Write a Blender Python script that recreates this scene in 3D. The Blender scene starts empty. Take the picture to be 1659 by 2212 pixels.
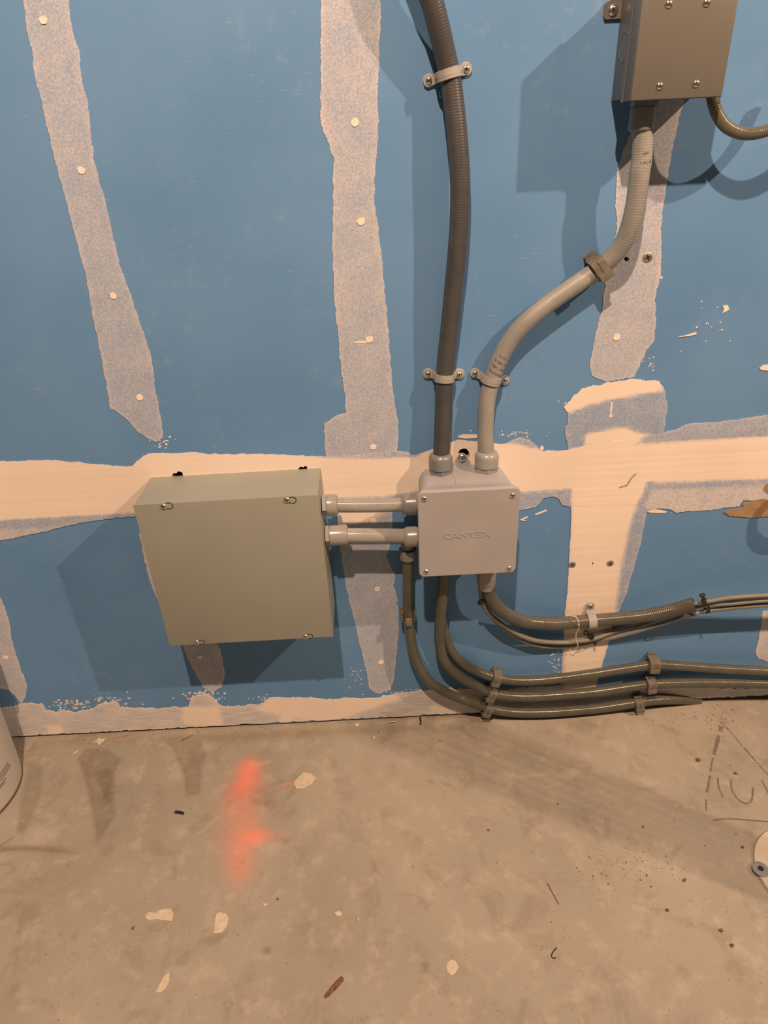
import bpy, bmesh, math, random
import numpy as np
from mathutils import Vector, Matrix, noise
from mathutils.geometry import delaunay_2d_cdt

random.seed(7)
rng = np.random.default_rng(7)
scene = bpy.context.scene
COL = scene.collection

# ---------------------------------------------------------------- camera
IMG_W, IMG_H = 1659, 2212
FOCAL = 1450.136
CAM = np.array([0.0240723, -1.1050398, 1.1570090])
PITCH, YAW, ROLL = 0.5089838, 0.0038935, -0.0482639
_F = np.array([math.sin(YAW)*math.cos(PITCH), math.cos(YAW)*math.cos(PITCH), -math.sin(PITCH)])
_r = np.cross(_F, [0, 0, 1.0]); _r /= np.linalg.norm(_r)
_u = np.cross(_r, _F)
_R = _r*math.cos(ROLL) + _u*math.sin(ROLL)
_U = -_r*math.sin(ROLL) + _u*math.cos(ROLL)
cam_data = bpy.data.cameras.new('camera')
cam_data.sensor_fit = 'HORIZONTAL'
cam_data.sensor_width = 36.0
cam_data.lens = FOCAL/IMG_W*36.0
cam_data.clip_start = 0.02
cam = bpy.data.objects.new('camera', cam_data)
COL.objects.link(cam)
cam.matrix_world = Matrix(((_R[0], _U[0], -_F[0], CAM[0]), (_R[1], _U[1], -_F[1], CAM[1]),
                           (_R[2], _U[2], -_F[2], CAM[2]), (0, 0, 0, 1)))
scene.camera = cam

# ---------------------------------------------------------------- world, lamps, exposure
world = bpy.data.worlds.new('world'); scene.world = world
world.use_nodes = True
world.node_tree.nodes['Background'].inputs[0].default_value = (1.0, 0.64, 0.43, 1)
world.node_tree.nodes['Background'].inputs[1].default_value = 0.065
LAMP_COLOUR = (1.0, 0.61, 0.385)
def ceiling_lamp(name, loc, power):
    l = bpy.data.lights.new(name, 'POINT'); l.energy = power; l.color = LAMP_COLOUR
    l.shadow_soft_size = 0.024
    o = bpy.data.objects.new(name, l); COL.objects.link(o); o.location = loc
    return o
ceiling_lamp('ceiling_lamp', (-0.12, -1.45, 2.89), 325)
ceiling_lamp('ceiling_lamp', (2.32, -1.43, 2.86), 355)
scene.view_settings.view_transform = 'Standard'
scene.view_settings.look = 'None'
scene.view_settings.gamma = 1.0
scene.view_settings.use_curve_mapping = False
scene.view_settings.exposure = 0.0

# ---------------------------------------------------------------- helpers: measured points
def ray(u, v):
    return _F + _R*(u - IMG_W/2)/FOCAL - _U*(v - IMG_H/2)/FOCAL
def W(u, v, d=0.0):
    """point at distance d in front of the wall that was measured at photo position u, v"""
    r = ray(u, v); t = (-d - CAM[1])/r[1]
    return CAM + t*r
def G(u, v, z=0.0):
    """point on the floor"""
    r = ray(u, v); t = (z - CAM[2])/r[2]
    return CAM + t*r

# ---------------------------------------------------------------- helpers: materials
class NT:
    def __init__(self, name):
        self.m = bpy.data.materials.new(name); self.m.use_nodes = True
        self.t = self.m.node_tree
        self.b = self.t.nodes['Principled BSDF']
        self.obj = None
    def n(self, typ, **kw):
        nd = self.t.nodes.new(typ)
        for k, v in kw.items():
            setattr(nd, k, v)
        return nd
    def l(self, a, b): self.t.links.new(a, b)
    def coords(self):
        if self.obj is None: self.obj = self.n('ShaderNodeNewGeometry').outputs['Position']
        return self.obj
    def mapping(self, scale=(1, 1, 1), rot=(0, 0, 0), loc=(0, 0, 0)):
        mp = self.n('ShaderNodeMapping'); mp.inputs['Scale'].default_value = scale
        mp.inputs['Rotation'].default_value = rot; mp.inputs['Location'].default_value = loc
        self.l(self.coords(), mp.inputs['Vector']); return mp.outputs[0]
    def noise(self, scale, detail=3, rough=0.55, vec=None, dist=0.0):
        nd = self.n('ShaderNodeTexNoise'); nd.inputs['Scale'].default_value = scale
        nd.inputs['Detail'].default_value = detail; nd.inputs['Roughness'].default_value = rough
        nd.inputs['Distortion'].default_value = dist
        self.l(vec if vec is not None else self.coords(), nd.inputs['Vector']); return nd.outputs['Fac']
    def ramp(self, fac, a, b, va=0.0, vb=1.0):
        nd = self.n('ShaderNodeMapRange'); nd.interpolation_type = 'SMOOTHSTEP'
        nd.inputs['From Min'].default_value = a; nd.inputs['From Max'].default_value = b
        nd.inputs['To Min'].default_value = va; nd.inputs['To Max'].default_value = vb
        self.l(fac, nd.inputs['Value']); return nd.outputs[0]
    def math(self, op, a, b=0.0, clamp=False):
        nd = self.n('ShaderNodeMath', operation=op, use_clamp=clamp)
        for i, x in enumerate((a, b)):
            if isinstance(x, (int, float)): nd.inputs[i].default_value = x
            else: self.l(x, nd.inputs[i])
        return nd.outputs[0]
    def mix(self, fac, a, b):
        nd = self.n('ShaderNodeMix', data_type='RGBA')
        for s, x in ((0, fac), (6, a), (7, b)):
            if isinstance(x, (int, float)): nd.inputs[s].default_value = x
            elif isinstance(x, tuple): nd.inputs[s].default_value = (*x, 1)
            else: self.l(x, nd.inputs[s])
        return nd.outputs[2]
    def attr(self, name):
        nd = self.n('ShaderNodeAttribute'); nd.attribute_name = name; return nd.outputs['Fac']
    def bump(self, h, strength=0.3, dist=0.001):
        nd = self.n('ShaderNodeBump'); nd.inputs['Strength'].default_value = strength
        nd.inputs['Distance'].default_value = dist
        self.l(h, nd.inputs['Height']); self.l(nd.outputs[0], self.b.inputs['Normal'])
    def base(self, x):
        if isinstance(x, tuple): self.b.inputs['Base Color'].default_value = (*x, 1)
        else: self.l(x, self.b.inputs['Base Color'])
    def rough(self, v): self.b.inputs['Roughness'].default_value = v
    def spec(self, v): self.b.inputs['Specular IOR Level'].default_value = v
    def metal(self, v): self.b.inputs['Metallic'].default_value = v

BLUE_A, BLUE_B = (0.100, 0.262, 0.545), (0.124, 0.300, 0.60)
def blue_nodes(t):
    """blue drywall paper: soft cloudiness, fine horizontal scuffs"""
    cloud = t.ramp(t.noise(3.5, 3), 0.3, 0.7)
    c = t.mix(cloud, BLUE_A, BLUE_B)
    fib = t.noise(1.0, 2, vec=t.mapping((420, 420, 1600)))
    c = t.mix(t.math('MULTIPLY', t.ramp(fib, 0.35, 0.75), 0.10), c, (0.30, 0.44, 0.60))
    s1 = t.noise(1.0, 2, 0.5, vec=t.mapping((38, 38, 460), rot=(0, 0.03, 0)))
    s2 = t.noise(6.0, 2)
    sc = t.math('MULTIPLY', t.ramp(s1, 0.655, 0.72), t.ramp(s2, 0.46, 0.62))
    c = t.mix(t.math('MULTIPLY', sc, 0.40), c, (0.42, 0.50, 0.58))
    d1 = t.noise(42, 4, 0.7)
    sm = t.math('MULTIPLY', t.ramp(d1, 0.52, 0.68), t.ramp(t.noise(4.5, 2), 0.50, 0.64))
    c = t.mix(t.math('MULTIPLY', sm, 0.16), c, (0.36, 0.44, 0.52))
    return c
def mat_drywall():
    t = NT('blue_drywall_paper'); t.base(blue_nodes(t)); t.rough(0.62); t.spec(0.25)
    t.bump(t.noise(700, 2), 0.08, 0.0006); return t.m
def mat_mud(name, mode='thin'):
    t = NT(name)
    blue = blue_nodes(t)
    cov = t.attr('cover')
    n1 = t.noise(380, 3, 0.6); n2 = t.noise(24, 3)
    if mode == 'streak':
        n1 = t.noise(1.0, 4, 0.7, vec=t.mapping((22, 22, 330), rot=(0, 0.015, 0)))
    nn = t.math('ADD', t.math('MULTIPLY', n1, 0.75), t.math('MULTIPLY', n2, 0.25))
    v = t.math('ADD', t.math('MULTIPLY', t.math('SUBTRACT', nn, 0.5), 1.7 if mode == 'streak' else 1.45), cov)
    f = t.ramp(v, -0.15, 1.15)
    mudc = t.mix(t.ramp(t.noise(5, 2), 0.3, 0.7), (0.76, 0.725, 0.67), (0.81, 0.775, 0.72))
    c = t.mix(f, t.mix(0.34, blue, (0.40, 0.45, 0.53)), mudc)
    t.base(c); t.rough(0.85); t.spec(0.2)
    h = t.math('MULTIPLY', n1, 0.30)
    if mode == 'band':
        w1 = t.noise(1.0, 2, 0.5, vec=t.mapping((1.1, 1.1, 48), rot=(0, 0.012, 0)))
        h = t.math('ADD', t.math('MULTIPLY', t.noise(300, 2), 0.04), t.math('MULTIPLY', w1, 1.4))
        t.bump(h, 0.24, 0.0025)
    else:
        t.bump(h, 0.22, 0.001)
    return t.m
def mat_plain(name, col, rough=0.5, spec=0.4, metal=0.0, var=0.08, scale=40, bump=0.0, bscale=400, col2=None):
    t = NT(name)
    a = tuple(max(0, x*(1-var)) for x in col); b = col2 or tuple(min(1, x*(1+var)) for x in col)
    t.base(t.mix(t.ramp(t.noise(scale, 4), 0.3, 0.7), a, b))
    t.rough(rough); t.spec(spec); t.metal(metal)
    if bump: t.bump(t.noise(bscale, 2), bump, 0.0006)
    return t.m
def mat_hose(name, col, dust=None, dusty=0.0, rough=0.35):
    t = NT(name)
    c = t.mix(t.ramp(t.noise(25, 3), 0.3, 0.7), tuple(x*0.9 for x in col), tuple(x*1.1 for x in col))
    if dust:
        geo = t.n('ShaderNodeNewGeometry'); sep = t.n('ShaderNodeSeparateXYZ'); t.l(geo.outputs['Normal'], sep.inputs[0])
        k = t.math('MULTIPLY', t.ramp(sep.outputs['Z'], -0.1, 0.9), t.ramp(t.noise(420, 3, 0.7), 0.35, 0.65))
        c = t.mix(t.math('MULTIPLY', k, dusty), c, dust)
    t.base(c); t.rough(rough); t.spec(0.5)
    return t.m
def mat_floor():
    t = NT('concrete')
    n1 = t.ramp(t.noise(2.6, 5, 0.6), 0.3, 0.7)
    c = t.mix(n1, (0.275, 0.272, 0.235), (0.345, 0.338, 0.295))
    n2 = t.noise(22, 6, 0.65)
    c = t.mix(t.math('MULTIPLY', t.ramp(n2, 0.50, 0.68), 0.42), c, (0.45, 0.44, 0.385))
    n3 = t.noise(14, 6, 0.7, dist=0.6)
    c = t.mix(t.math('MULTIPLY', t.ramp(n3, 0.50, 0.68), 0.50), c, (0.215, 0.195, 0.16))
    sp = t.noise(160, 3, 0.6)
    c = t.mix(t.math('MULTIPLY', t.ramp(sp, 0.655, 0.72), 0.65), c, (0.15, 0.12, 0.10))
    sl = t.noise(120, 4, 0.7, vec=t.mapping((1, 2.3, 1), rot=(0, 0, 0.6)))
    c = t.mix(t.math('MULTIPLY', t.ramp(sl, 0.64, 0.73), 0.55), c, (0.52, 0.50, 0.44))
    fine = t.noise(60, 5, 0.7)
    dk = t.math('MULTIPLY', t.attr('dust'), t.ramp(fine, 0.25, 0.6, 0.55, 1.0), clamp=True)
    c = t.mix(dk, c, (0.145, 0.122, 0.09))
    lt = t.math('MULTIPLY', t.attr('pale'), t.ramp(fine, 0.3, 0.65, 0.4, 1.0), clamp=True)
    c = t.mix(lt, c, (0.50, 0.48, 0.415))
    og = t.math('MULTIPLY', t.attr('paint'), t.ramp(t.noise(900, 2), 0.25, 0.6, 0.7, 1.0), clamp=True)
    c = t.mix(og, c, (0.96, 0.225, 0.145))
    t.base(c); t.rough(0.75); t.spec(0.3)
    t.bump(t.math('ADD', t.noise(180, 4, 0.7), t.math('MULTIPLY', n2, 2.0)), 0.16, 0.0012)
    return t.m
def mat_marker():
    t = NT('faded_marker')
    f = t.ramp(t.noise(190, 4, 0.7), 0.30, 0.52)
    t.base(t.mix(f, (0.30, 0.285, 0.245), (0.14, 0.13, 0.105))); t.rough(0.8); return t.m

M = dict(
    drywall=mat_drywall(), mud=mat_mud('thin_joint_compound'), mudband=mat_mud('smooth_joint_compound', 'band'), mudstreak=mat_mud('streaked_joint_compound', 'streak'),
    dab=mat_plain('joint_compound_dab', (0.82, 0.78, 0.72), 0.85, 0.2, var=0.05),
    dark=mat_plain('dark_cavity', (0.03, 0.027, 0.025), 0.95, 0.1),
    gypsum=mat_plain('gypsum_core', (0.42, 0.40, 0.37), 0.95, 0.1, scale=300, var=0.3),
    brown=mat_plain('torn_brown_paper', (0.34, 0.245, 0.15), 0.85, 0.2, scale=60, var=0.12),
    floor=mat_floor(), marker=mat_marker(),
    cabinet=mat_plain('grey_green_enamel', (0.270, 0.308, 0.290), 0.42, 0.35, var=0.03, scale=8, bump=0.03, bscale=900),
    disc_box=mat_plain('grey_enamel', (0.132, 0.140, 0.134), 0.40, 0.45, var=0.03, scale=10, bump=0.10, bscale=650),
    pvc=mat_plain('light_grey_pvc', (0.345, 0.375, 0.415), 0.45, 0.4, var=0.04, scale=12, bump=0.05, bscale=700),
    fit_dark=mat_plain('grey_nylon', (0.185, 0.215, 0.235), 0.30, 0.5, var=0.05),
    fit_light=mat_plain('pale_grey_nylon', (0.29, 0.325, 0.35), 0.30, 0.5, var=0.05),
    fit_warm=mat_plain('taupe_nylon', (0.27, 0.29, 0.295), 0.25, 0.55, var=0.05),
    hose_dark=mat_hose('charcoal_conduit', (0.062, 0.071, 0.080), rough=0.38),
    hose_light=mat_hose('pale_grey_conduit', (0.275, 0.305, 0.315), rough=0.45),
    hose_gloss=mat_hose('glossy_pale_conduit', (0.29, 0.32, 0.335), rough=0.14),
    hose_low=mat_hose('grey_conduit', (0.076, 0.087, 0.074), (0.18, 0.175, 0.15), 0.35, rough=0.17),
    hose_big=mat_hose('dusty_grey_conduit', (0.072, 0.080, 0.076), (0.22, 0.21, 0.19), 0.55, rough=0.18),
    hose_loop=mat_hose('olive_grey_conduit', (0.115, 0.122, 0.102), rough=0.18),
    cable=mat_hose('grey_cable', (0.175, 0.185, 0.165), (0.26, 0.25, 0.22), 0.4, rough=0.45),
    clamp=mat_plain('dusty_grey_clamp', (0.150, 0.153, 0.135), 0.6, 0.3, var=0.18, scale=120),
    strap=mat_plain('pale_grey_strap', (0.34, 0.365, 0.375), 0.35, 0.45, var=0.05),
    steel=mat_plain('zinc_steel', (0.78, 0.78, 0.76), 0.25, 0.5, metal=1.0, var=0.05),
    dull_steel=mat_plain('dull_steel', (0.42, 0.41, 0.38), 0.45, 0.5, metal=0.8, var=0.2, scale=300),
    black=mat_plain('black_plastic', (0.018, 0.018, 0.018), 0.45, 0.4),
    groove=mat_plain('dark_gap', (0.06, 0.06, 0.05), 0.8, 0.2),
    rim=mat_plain('bare_metal_edge', (0.65, 0.66, 0.64), 0.3, 0.5, metal=0.7),
    string=mat_plain('white_string', (0.80, 0.78, 0.74), 0.9, 0.1),
    pail=mat_plain('white_pail_plastic', (0.53, 0.54, 0.51), 0.40, 0.4, var=0.05, scale=9),
    ink=mat_plain('black_print', (0.05, 0.055, 0.06), 0.7, 0.2),
    cream=mat_plain('cream_plastic', (0.60, 0.57, 0.47), 0.55, 0.35, var=0.06, scale=25, col2=(0.50, 0.46, 0.36)),
    rubber=mat_plain('grey_rubber', (0.22, 0.26, 0.28), 0.6, 0.3, var=0.10, scale=60),
    chip=mat_plain('plaster_chip', (0.52, 0.50, 0.40), 0.9, 0.15, var=0.10, scale=90),
    wood=mat_plain('dark_wood_sliver', (0.17, 0.095, 0.06), 0.8, 0.2, var=0.4, scale=250),
    lumber=mat_plain('bare_lumber', (0.55, 0.42, 0.26), 0.8, 0.2, var=0.15, scale=14),
    grit=mat_plain('grit', (0.25, 0.19, 0.14), 0.9, 0.1, var=0.5, scale=60, col2=(0.42, 0.38, 0.32)),
    red=mat_plain('red_insulation', (0.45, 0.06, 0.04), 0.5, 0.4),
)

# ---------------------------------------------------------------- helpers: objects
def mesh(name, verts, faces, mats, smooth=False, mat_ids=None):
    me = bpy.data.meshes.new(name)
    me.from_pydata([tuple(map(float, v)) for v in verts], [], faces)
    for m in (mats if isinstance(mats, (list, tuple)) else [mats]): me.materials.append(m)
    if mat_ids is not None: me.polygons.foreach_set('material_index', mat_ids)
    if smooth:
        me.polygons.foreach_set('use_smooth', [True]*len(me.polygons))
        try: me.set_sharp_from_angle(angle=math.radians(smooth if smooth > 1 else 40))
        except Exception: pass
    me.update()
    return me
def link(name, me, parent=None):
    o = bpy.data.objects.new(name, me); COL.objects.link(o)
    if parent is not None: o.parent = parent
    return o
def tag(o, label=None, cat=None, group=None, kind=None):
    if label: o['label'] = label
    if cat: o['category'] = cat
    if group: o['group'] = group
    if kind: o['kind'] = kind
    return o
class Thing:
    """an Empty at the thing's base that carries its parts"""
    def __init__(self, name, loc, label, cat, group=None):
        self.loc = np.array(loc, float)
        self.o = bpy.data.objects.new(name, None); COL.objects.link(self.o)
        self.o.location = tuple(self.loc); self.o.empty_display_size = 0.02
        tag(self.o, label, cat, group)
    def part(self, name, geo, mats, smooth=False, parent=None, mat_ids=None, label=None):
        v, f = geo[0], geo[1]
        if len(geo) > 2 and mat_ids is None: mat_ids = geo[2]
        v = np.asarray(v, float) - self.loc
        o = link(name, mesh(name, v, f, mats, smooth, mat_ids), parent or self.o)
        if label: o['label'] = label
        return o
def single(name, geo, mats, label, cat, group=None, smooth=False):
    v = np.asarray(geo[0], float); c = v.mean(0); c[2] = v[:, 2].min()
    o = link(name, mesh(name, v - c, geo[1], mats, smooth, geo[2] if len(geo) > 2 else None))
    o.location = tuple(c)
    return tag(o, label, cat, group)

def join(*geos):
    V, F, I = [], [], []; off = 0
    for g in geos:
        V.append(np.asarray(g[0], float)); F += [tuple(i+off for i in f) for f in g[1]]
        I += list(g[2]) if len(g) > 2 else [0]*len(g[1])
        off += len(g[0])
    return np.vstack(V), F, I
def frame(axis, hint=(0, 0, 1)):
    a = np.array(axis, float); a /= np.linalg.norm(a)
    h = np.array(hint, float)
    if abs(a@h) > 0.95: h = np.array([1.0, 0, 0])
    x = np.cross(h, a); x /= np.linalg.norm(x); y = np.cross(a, x)
    return x, y, a
def box(lo, hi, X=None, O=None, bevel=0.0):
    """axis box; with X=(ex,ey,ez), O gives an oriented one; bevelled edges"""
    lo = np.array(lo, float); hi = np.array(hi, float)
    if bevel:
        bm = bmesh.new(); bmesh.ops.create_cube(bm, size=1)
        for v in bm.verts: v.co = Vector([(lo[i]+hi[i])/2 + v.co[i]*(hi[i]-lo[i]) for i in range(3)])
        bmesh.ops.bevel(bm, geom=bm.edges[:], offset=bevel, segments=2, affect='EDGES', profile=0.6)
        bm.verts.index_update()
        v = np.array([list(a.co) for a in bm.verts]); f = [tuple(a.index for a in fc.verts) for fc in bm.faces]
        bm.free()
    else:
        v = np.array([[(lo, hi)[i & 1][0], (lo, hi)[i >> 1 & 1][1], (lo, hi)[i >> 2 & 1][2]] for i in range(8)])
        f = [(0, 2, 3, 1), (4, 5, 7, 6), (0, 1, 5, 4), (2, 6, 7, 3), (0, 4, 6, 2), (1, 3, 7, 5)]
    if X is not None: v = np.array(O) + v[:, :1]*X[0] + v[:, 1:2]*X[1] + v[:, 2:]*X[2]
    return v, f
def prism(poly, d0, d1, fn):
    """poly (2D) extruded between d0 and d1; fn(a,b,d) -> world"""
    n = len(poly)
    v = [fn(a, b, d0) for a, b in poly] + [fn(a, b, d1) for a, b in poly]
    f = [tuple(range(n))[::-1], tuple(range(n, 2*n))] + [(i, (i+1) % n, n+(i+1) % n, n+i) for i in range(n)]
    return np.array(v), f
def round_rect(w, h, r, n=5):
    P = []
    for cx, cy, a0 in ((w/2-r, h/2-r, 0), (-w/2+r, h/2-r, 90), (-w/2+r, -h/2+r, 180), (w/2-r, -h/2+r, 270)):
        for i in range(n+1):
            a = math.radians(a0 + 90*i/n); P.append((cx+r*math.cos(a), cy+r*math.sin(a)))
    return P
def lathe(O, axis, prof, n=32, ribs=0, amp=0.0, rr=(0, 0), hint=(0, 0, 1), cap=True, hexr=None):
    """prof: list of (t, radius) along axis; ribs raise the radius inside t-range rr"""
    x, y, a = frame(axis, hint); O = np.array(O, float)
    V, Fc = [], []
    for (t, r) in prof:
        for k in range(n):
            th = 2*math.pi*k/n; q = r
            if hexr and hexr[0] <= t <= hexr[1]:
                q = r*math.cos(math.pi/6)/math.cos((th % (math.pi/3)) - math.pi/6)
            if ribs and rr[0] <= t <= rr[1]: q += amp*(1 if math.sin(ribs*th) > 0.1 else 0)
            V.append(O + a*t + x*q*math.cos(th) + y*q*math.sin(th))
    for i in range(len(prof)-1):
        for k in range(n):
            k2 = (k+1) % n
            Fc.append((i*n+k, i*n+k2, (i+1)*n+k2, (i+1)*n+k))
    if cap:
        Fc.append(tuple(range(n))[::-1]); Fc.append(tuple((len(prof)-1)*n + k for k in range(n)))
    return np.array(V), Fc
def spline(P, step):
    P = np.array(P, float)
    Q = np.vstack([2*P[0]-P[1], P, 2*P[-1]-P[-2]])
    out = []
    for i in range(1, len(Q)-2):
        p0, p1, p2, p3 = Q[i-1:i+3]
        t0 = 0; t1 = t0+np.linalg.norm(p1-p0)**.5; t2 = t1+np.linalg.norm(p2-p1)**.5; t3 = t2+np.linalg.norm(p3-p2)**.5
        for t in np.linspace(t1, t2, 40, endpoint=False):
            A1 = (t1-t)/(t1-t0)*p0+(t-t0)/(t1-t0)*p1; A2 = (t2-t)/(t2-t1)*p1+(t-t1)/(t2-t1)*p2
            A3 = (t3-t)/(t3-t2)*p2+(t-t2)/(t3-t2)*p3
            B1 = (t2-t)/(t2-t0)*A1+(t-t0)/(t2-t0)*A2; B2 = (t3-t)/(t3-t1)*A2+(t-t1)/(t3-t1)*A3
            out.append((t2-t)/(t2-t1)*B1+(t-t1)/(t2-t1)*B2)
    out.append(P[-1]); out = np.array(out)
    # smooth lightly, then resample at even steps
    for _ in range(12): out[1:-1] = 0.25*out[:-2]+0.5*out[1:-1]+0.25*out[2:]
    s = np.r_[0, np.cumsum(np.linalg.norm(np.diff(out, axis=0), axis=1))]
    n = max(2, int(s[-1]/step)+1); ss = np.linspace(0, s[-1], n)
    return np.stack([np.interp(ss, s, out[:, k]) for k in range(3)], 1), ss
def tube(path, r, n=18, pitch=0.0, amp=0.0, step=0.004, cap=True, hollow=0.0):
    C, s = spline(path, step)
    T = np.gradient(C, axis=0); T /= np.linalg.norm(T, axis=1)[:, None]
    N = np.zeros_like(C); h = np.array([0.1, -1.0, 0.2]); h -= (h@T[0])*T[0]; N[0] = h/np.linalg.norm(h)
    for i in range(1, len(C)):
        h = N[i-1]-(N[i-1]@T[i])*T[i]; N[i] = h/np.linalg.norm(h)
    B = np.cross(T, N); th = np.arange(n)/n*2*math.pi
    R = np.full((len(C), n), r)
    if pitch: R = R + amp*np.cos(2*math.pi*s[:, None]/pitch + th[None, :])
    V = C[:, None, :] + R[:, :, None]*(np.cos(th)[None, :, None]*N[:, None, :]+np.sin(th)[None, :, None]*B[:, None, :])
    V = V.reshape(-1, 3); m = len(C)
    F = [(i*n+k, i*n+(k+1) % n, (i+1)*n+(k+1) % n, (i+1)*n+k) for i in range(m-1) for k in range(n)]
    if hollow:      # cut end: wall thickness and bore
        V2 = []; base = len(V)
        for rad, i, back in ((hollow, m-1, 0), (hollow*0.97, m-1, 0.03)):
            for k in range(n):
                V2.append(C[i] - T[i]*back + rad*(math.cos(th[k])*N[i]+math.sin(th[k])*B[i]))
        V = np.vstack([V, V2])
        for k in range(n):
            k2 = (k+1) % n
            F.append(((m-1)*n+k, (m-1)*n+k2, base+k2, base+k)); F.append((base+k, base+k2, base+n+k2, base+n+k))
        F.append(tuple(range(n))[::-1]); F.append(tuple(base+n+k for k in range(n)))
    elif cap:
        F.append(tuple(range(n))[::-1]); F.append(tuple((m-1)*n+k for k in range(n)))
    return V, F
def path(*pts): return [W(*p) for p in pts]

def screw_geo(P, out, r, h=None, rot=0.3, slot='cross'):
    """pan head with a driver recess"""
    h = h or r*0.55
    dome = [(-0.0005, r*0.98), (h*0.25, r), (h*0.6, r*0.88), (h*0.88, r*0.6), (h, r*0.25)]
    g = lathe(P, out, dome, 20)
    g = (g[0], g[1], [0]*len(g[1]))
    x, y, a = frame(out)
    c, s = math.cos(rot), math.sin(rot); ex = x*c+y*s; ey = -x*s+y*c
    b1 = box((-r*0.55, -r*0.13, h*0.5), (r*0.55, r*0.13, h*1.03), (ex, ey, a), P)
    gs = [g, (b1[0], b1[1], [1]*6)]
    if slot == 'cross':
        b2 = box((-r*0.13, -r*0.55, h*0.5), (r*0.13, r*0.55, h*1.03), (ex, ey, a), P)
        gs.append((b2[0], b2[1], [1]*6))
    return join(*gs)
def add_screw(th, P, out, r, rot=0.3, mats=None, parent=None, slot='cross', name='screw'):
    return th.part(name, screw_geo(P, out, r, rot=rot, slot=slot), mats or [M['steel'], M['groove']], 35, parent)

def hexnut(O, axis, r, t): return lathe(O, axis, [(0, r), (t, r)], 36, hexr=(-1, 1))
def gland(O, axis, r, t, r_in, ribs=12, dome=0.25):
    """cap nut of a conduit fitting: grip ribs, rounded nose"""
    pr = [(0, r*0.95), (0.0008, r), (t*(1-dome), r), (t*(1-dome*0.6), r*0.97), (t*(1-dome*0.25), r*0.90), (t, r*0.80), (t, r_in)]
    return lathe(O, axis, pr, 96, ribs, r*0.05, (t*0.12, t*(1-dome)*0.98))

UPV = np.array([0, 0, 1.0]); OUT = np.array([0, -1.0, 0]); RIGHT = np.array([1.0, 0, 0])

# ================================================================ structure: wall
def fbm(x, z, s, seed=0.0):
    return noise.noise(Vector((x*s+seed, z*s-seed, seed*1.7)))
def rag(poly, step, amp, seed, closed=True, fine=260.0):
    """dense ragged outline from a coarse polygon of (x, z)"""
    out = []
    n = len(poly); P = [np.array(p, float) for p in poly]
    for i in range(n if closed else n-1):
        a, b = P[i], P[(i+1) % n]; L = np.linalg.norm(b-a); k = max(1, int(L/step))
        nrm = np.array([-(b-a)[1], (b-a)[0]])/max(L, 1e-9)
        for j in range(k):
            q = a+(b-a)*j/k
            e = amp*(0.55*fbm(q[0], q[1], fine, seed)+0.9*fbm(q[0], q[1], fine*0.22, seed+5))
            out.append(q+nrm*e)
    return out
def sdist(P, poly):
    """signed distance to polygon, positive inside; P (n,2)"""
    P = np.asarray(P, float); poly = np.asarray(poly, float)
    A = poly; B = np.roll(poly, -1, 0)
    d = np.full(len(P), 1e9); ins = np.zeros(len(P), bool)
    for a, b in zip(A, B):
        ab = b-a; t = np.clip(((P-a)@ab)/max(ab@ab, 1e-12), 0, 1)
        d = np.minimum(d, np.linalg.norm(P-(a+t[:, None]*ab), axis=1))
        if abs(b[1]-a[1]) > 1e-12:
            c = ((a[1] > P[:, 1]) != (b[1] > P[:, 1])) & (P[:, 0] < (b[0]-a[0])*(P[:, 1]-a[1])/(b[1]-a[1])+a[0])
            ins ^= c
    return np.where(ins, d, -d)
def smooth01(x, a, b):
    t = np.clip((x-a)/(b-a), 0, 1); return t*t*(3-2*t)

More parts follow.
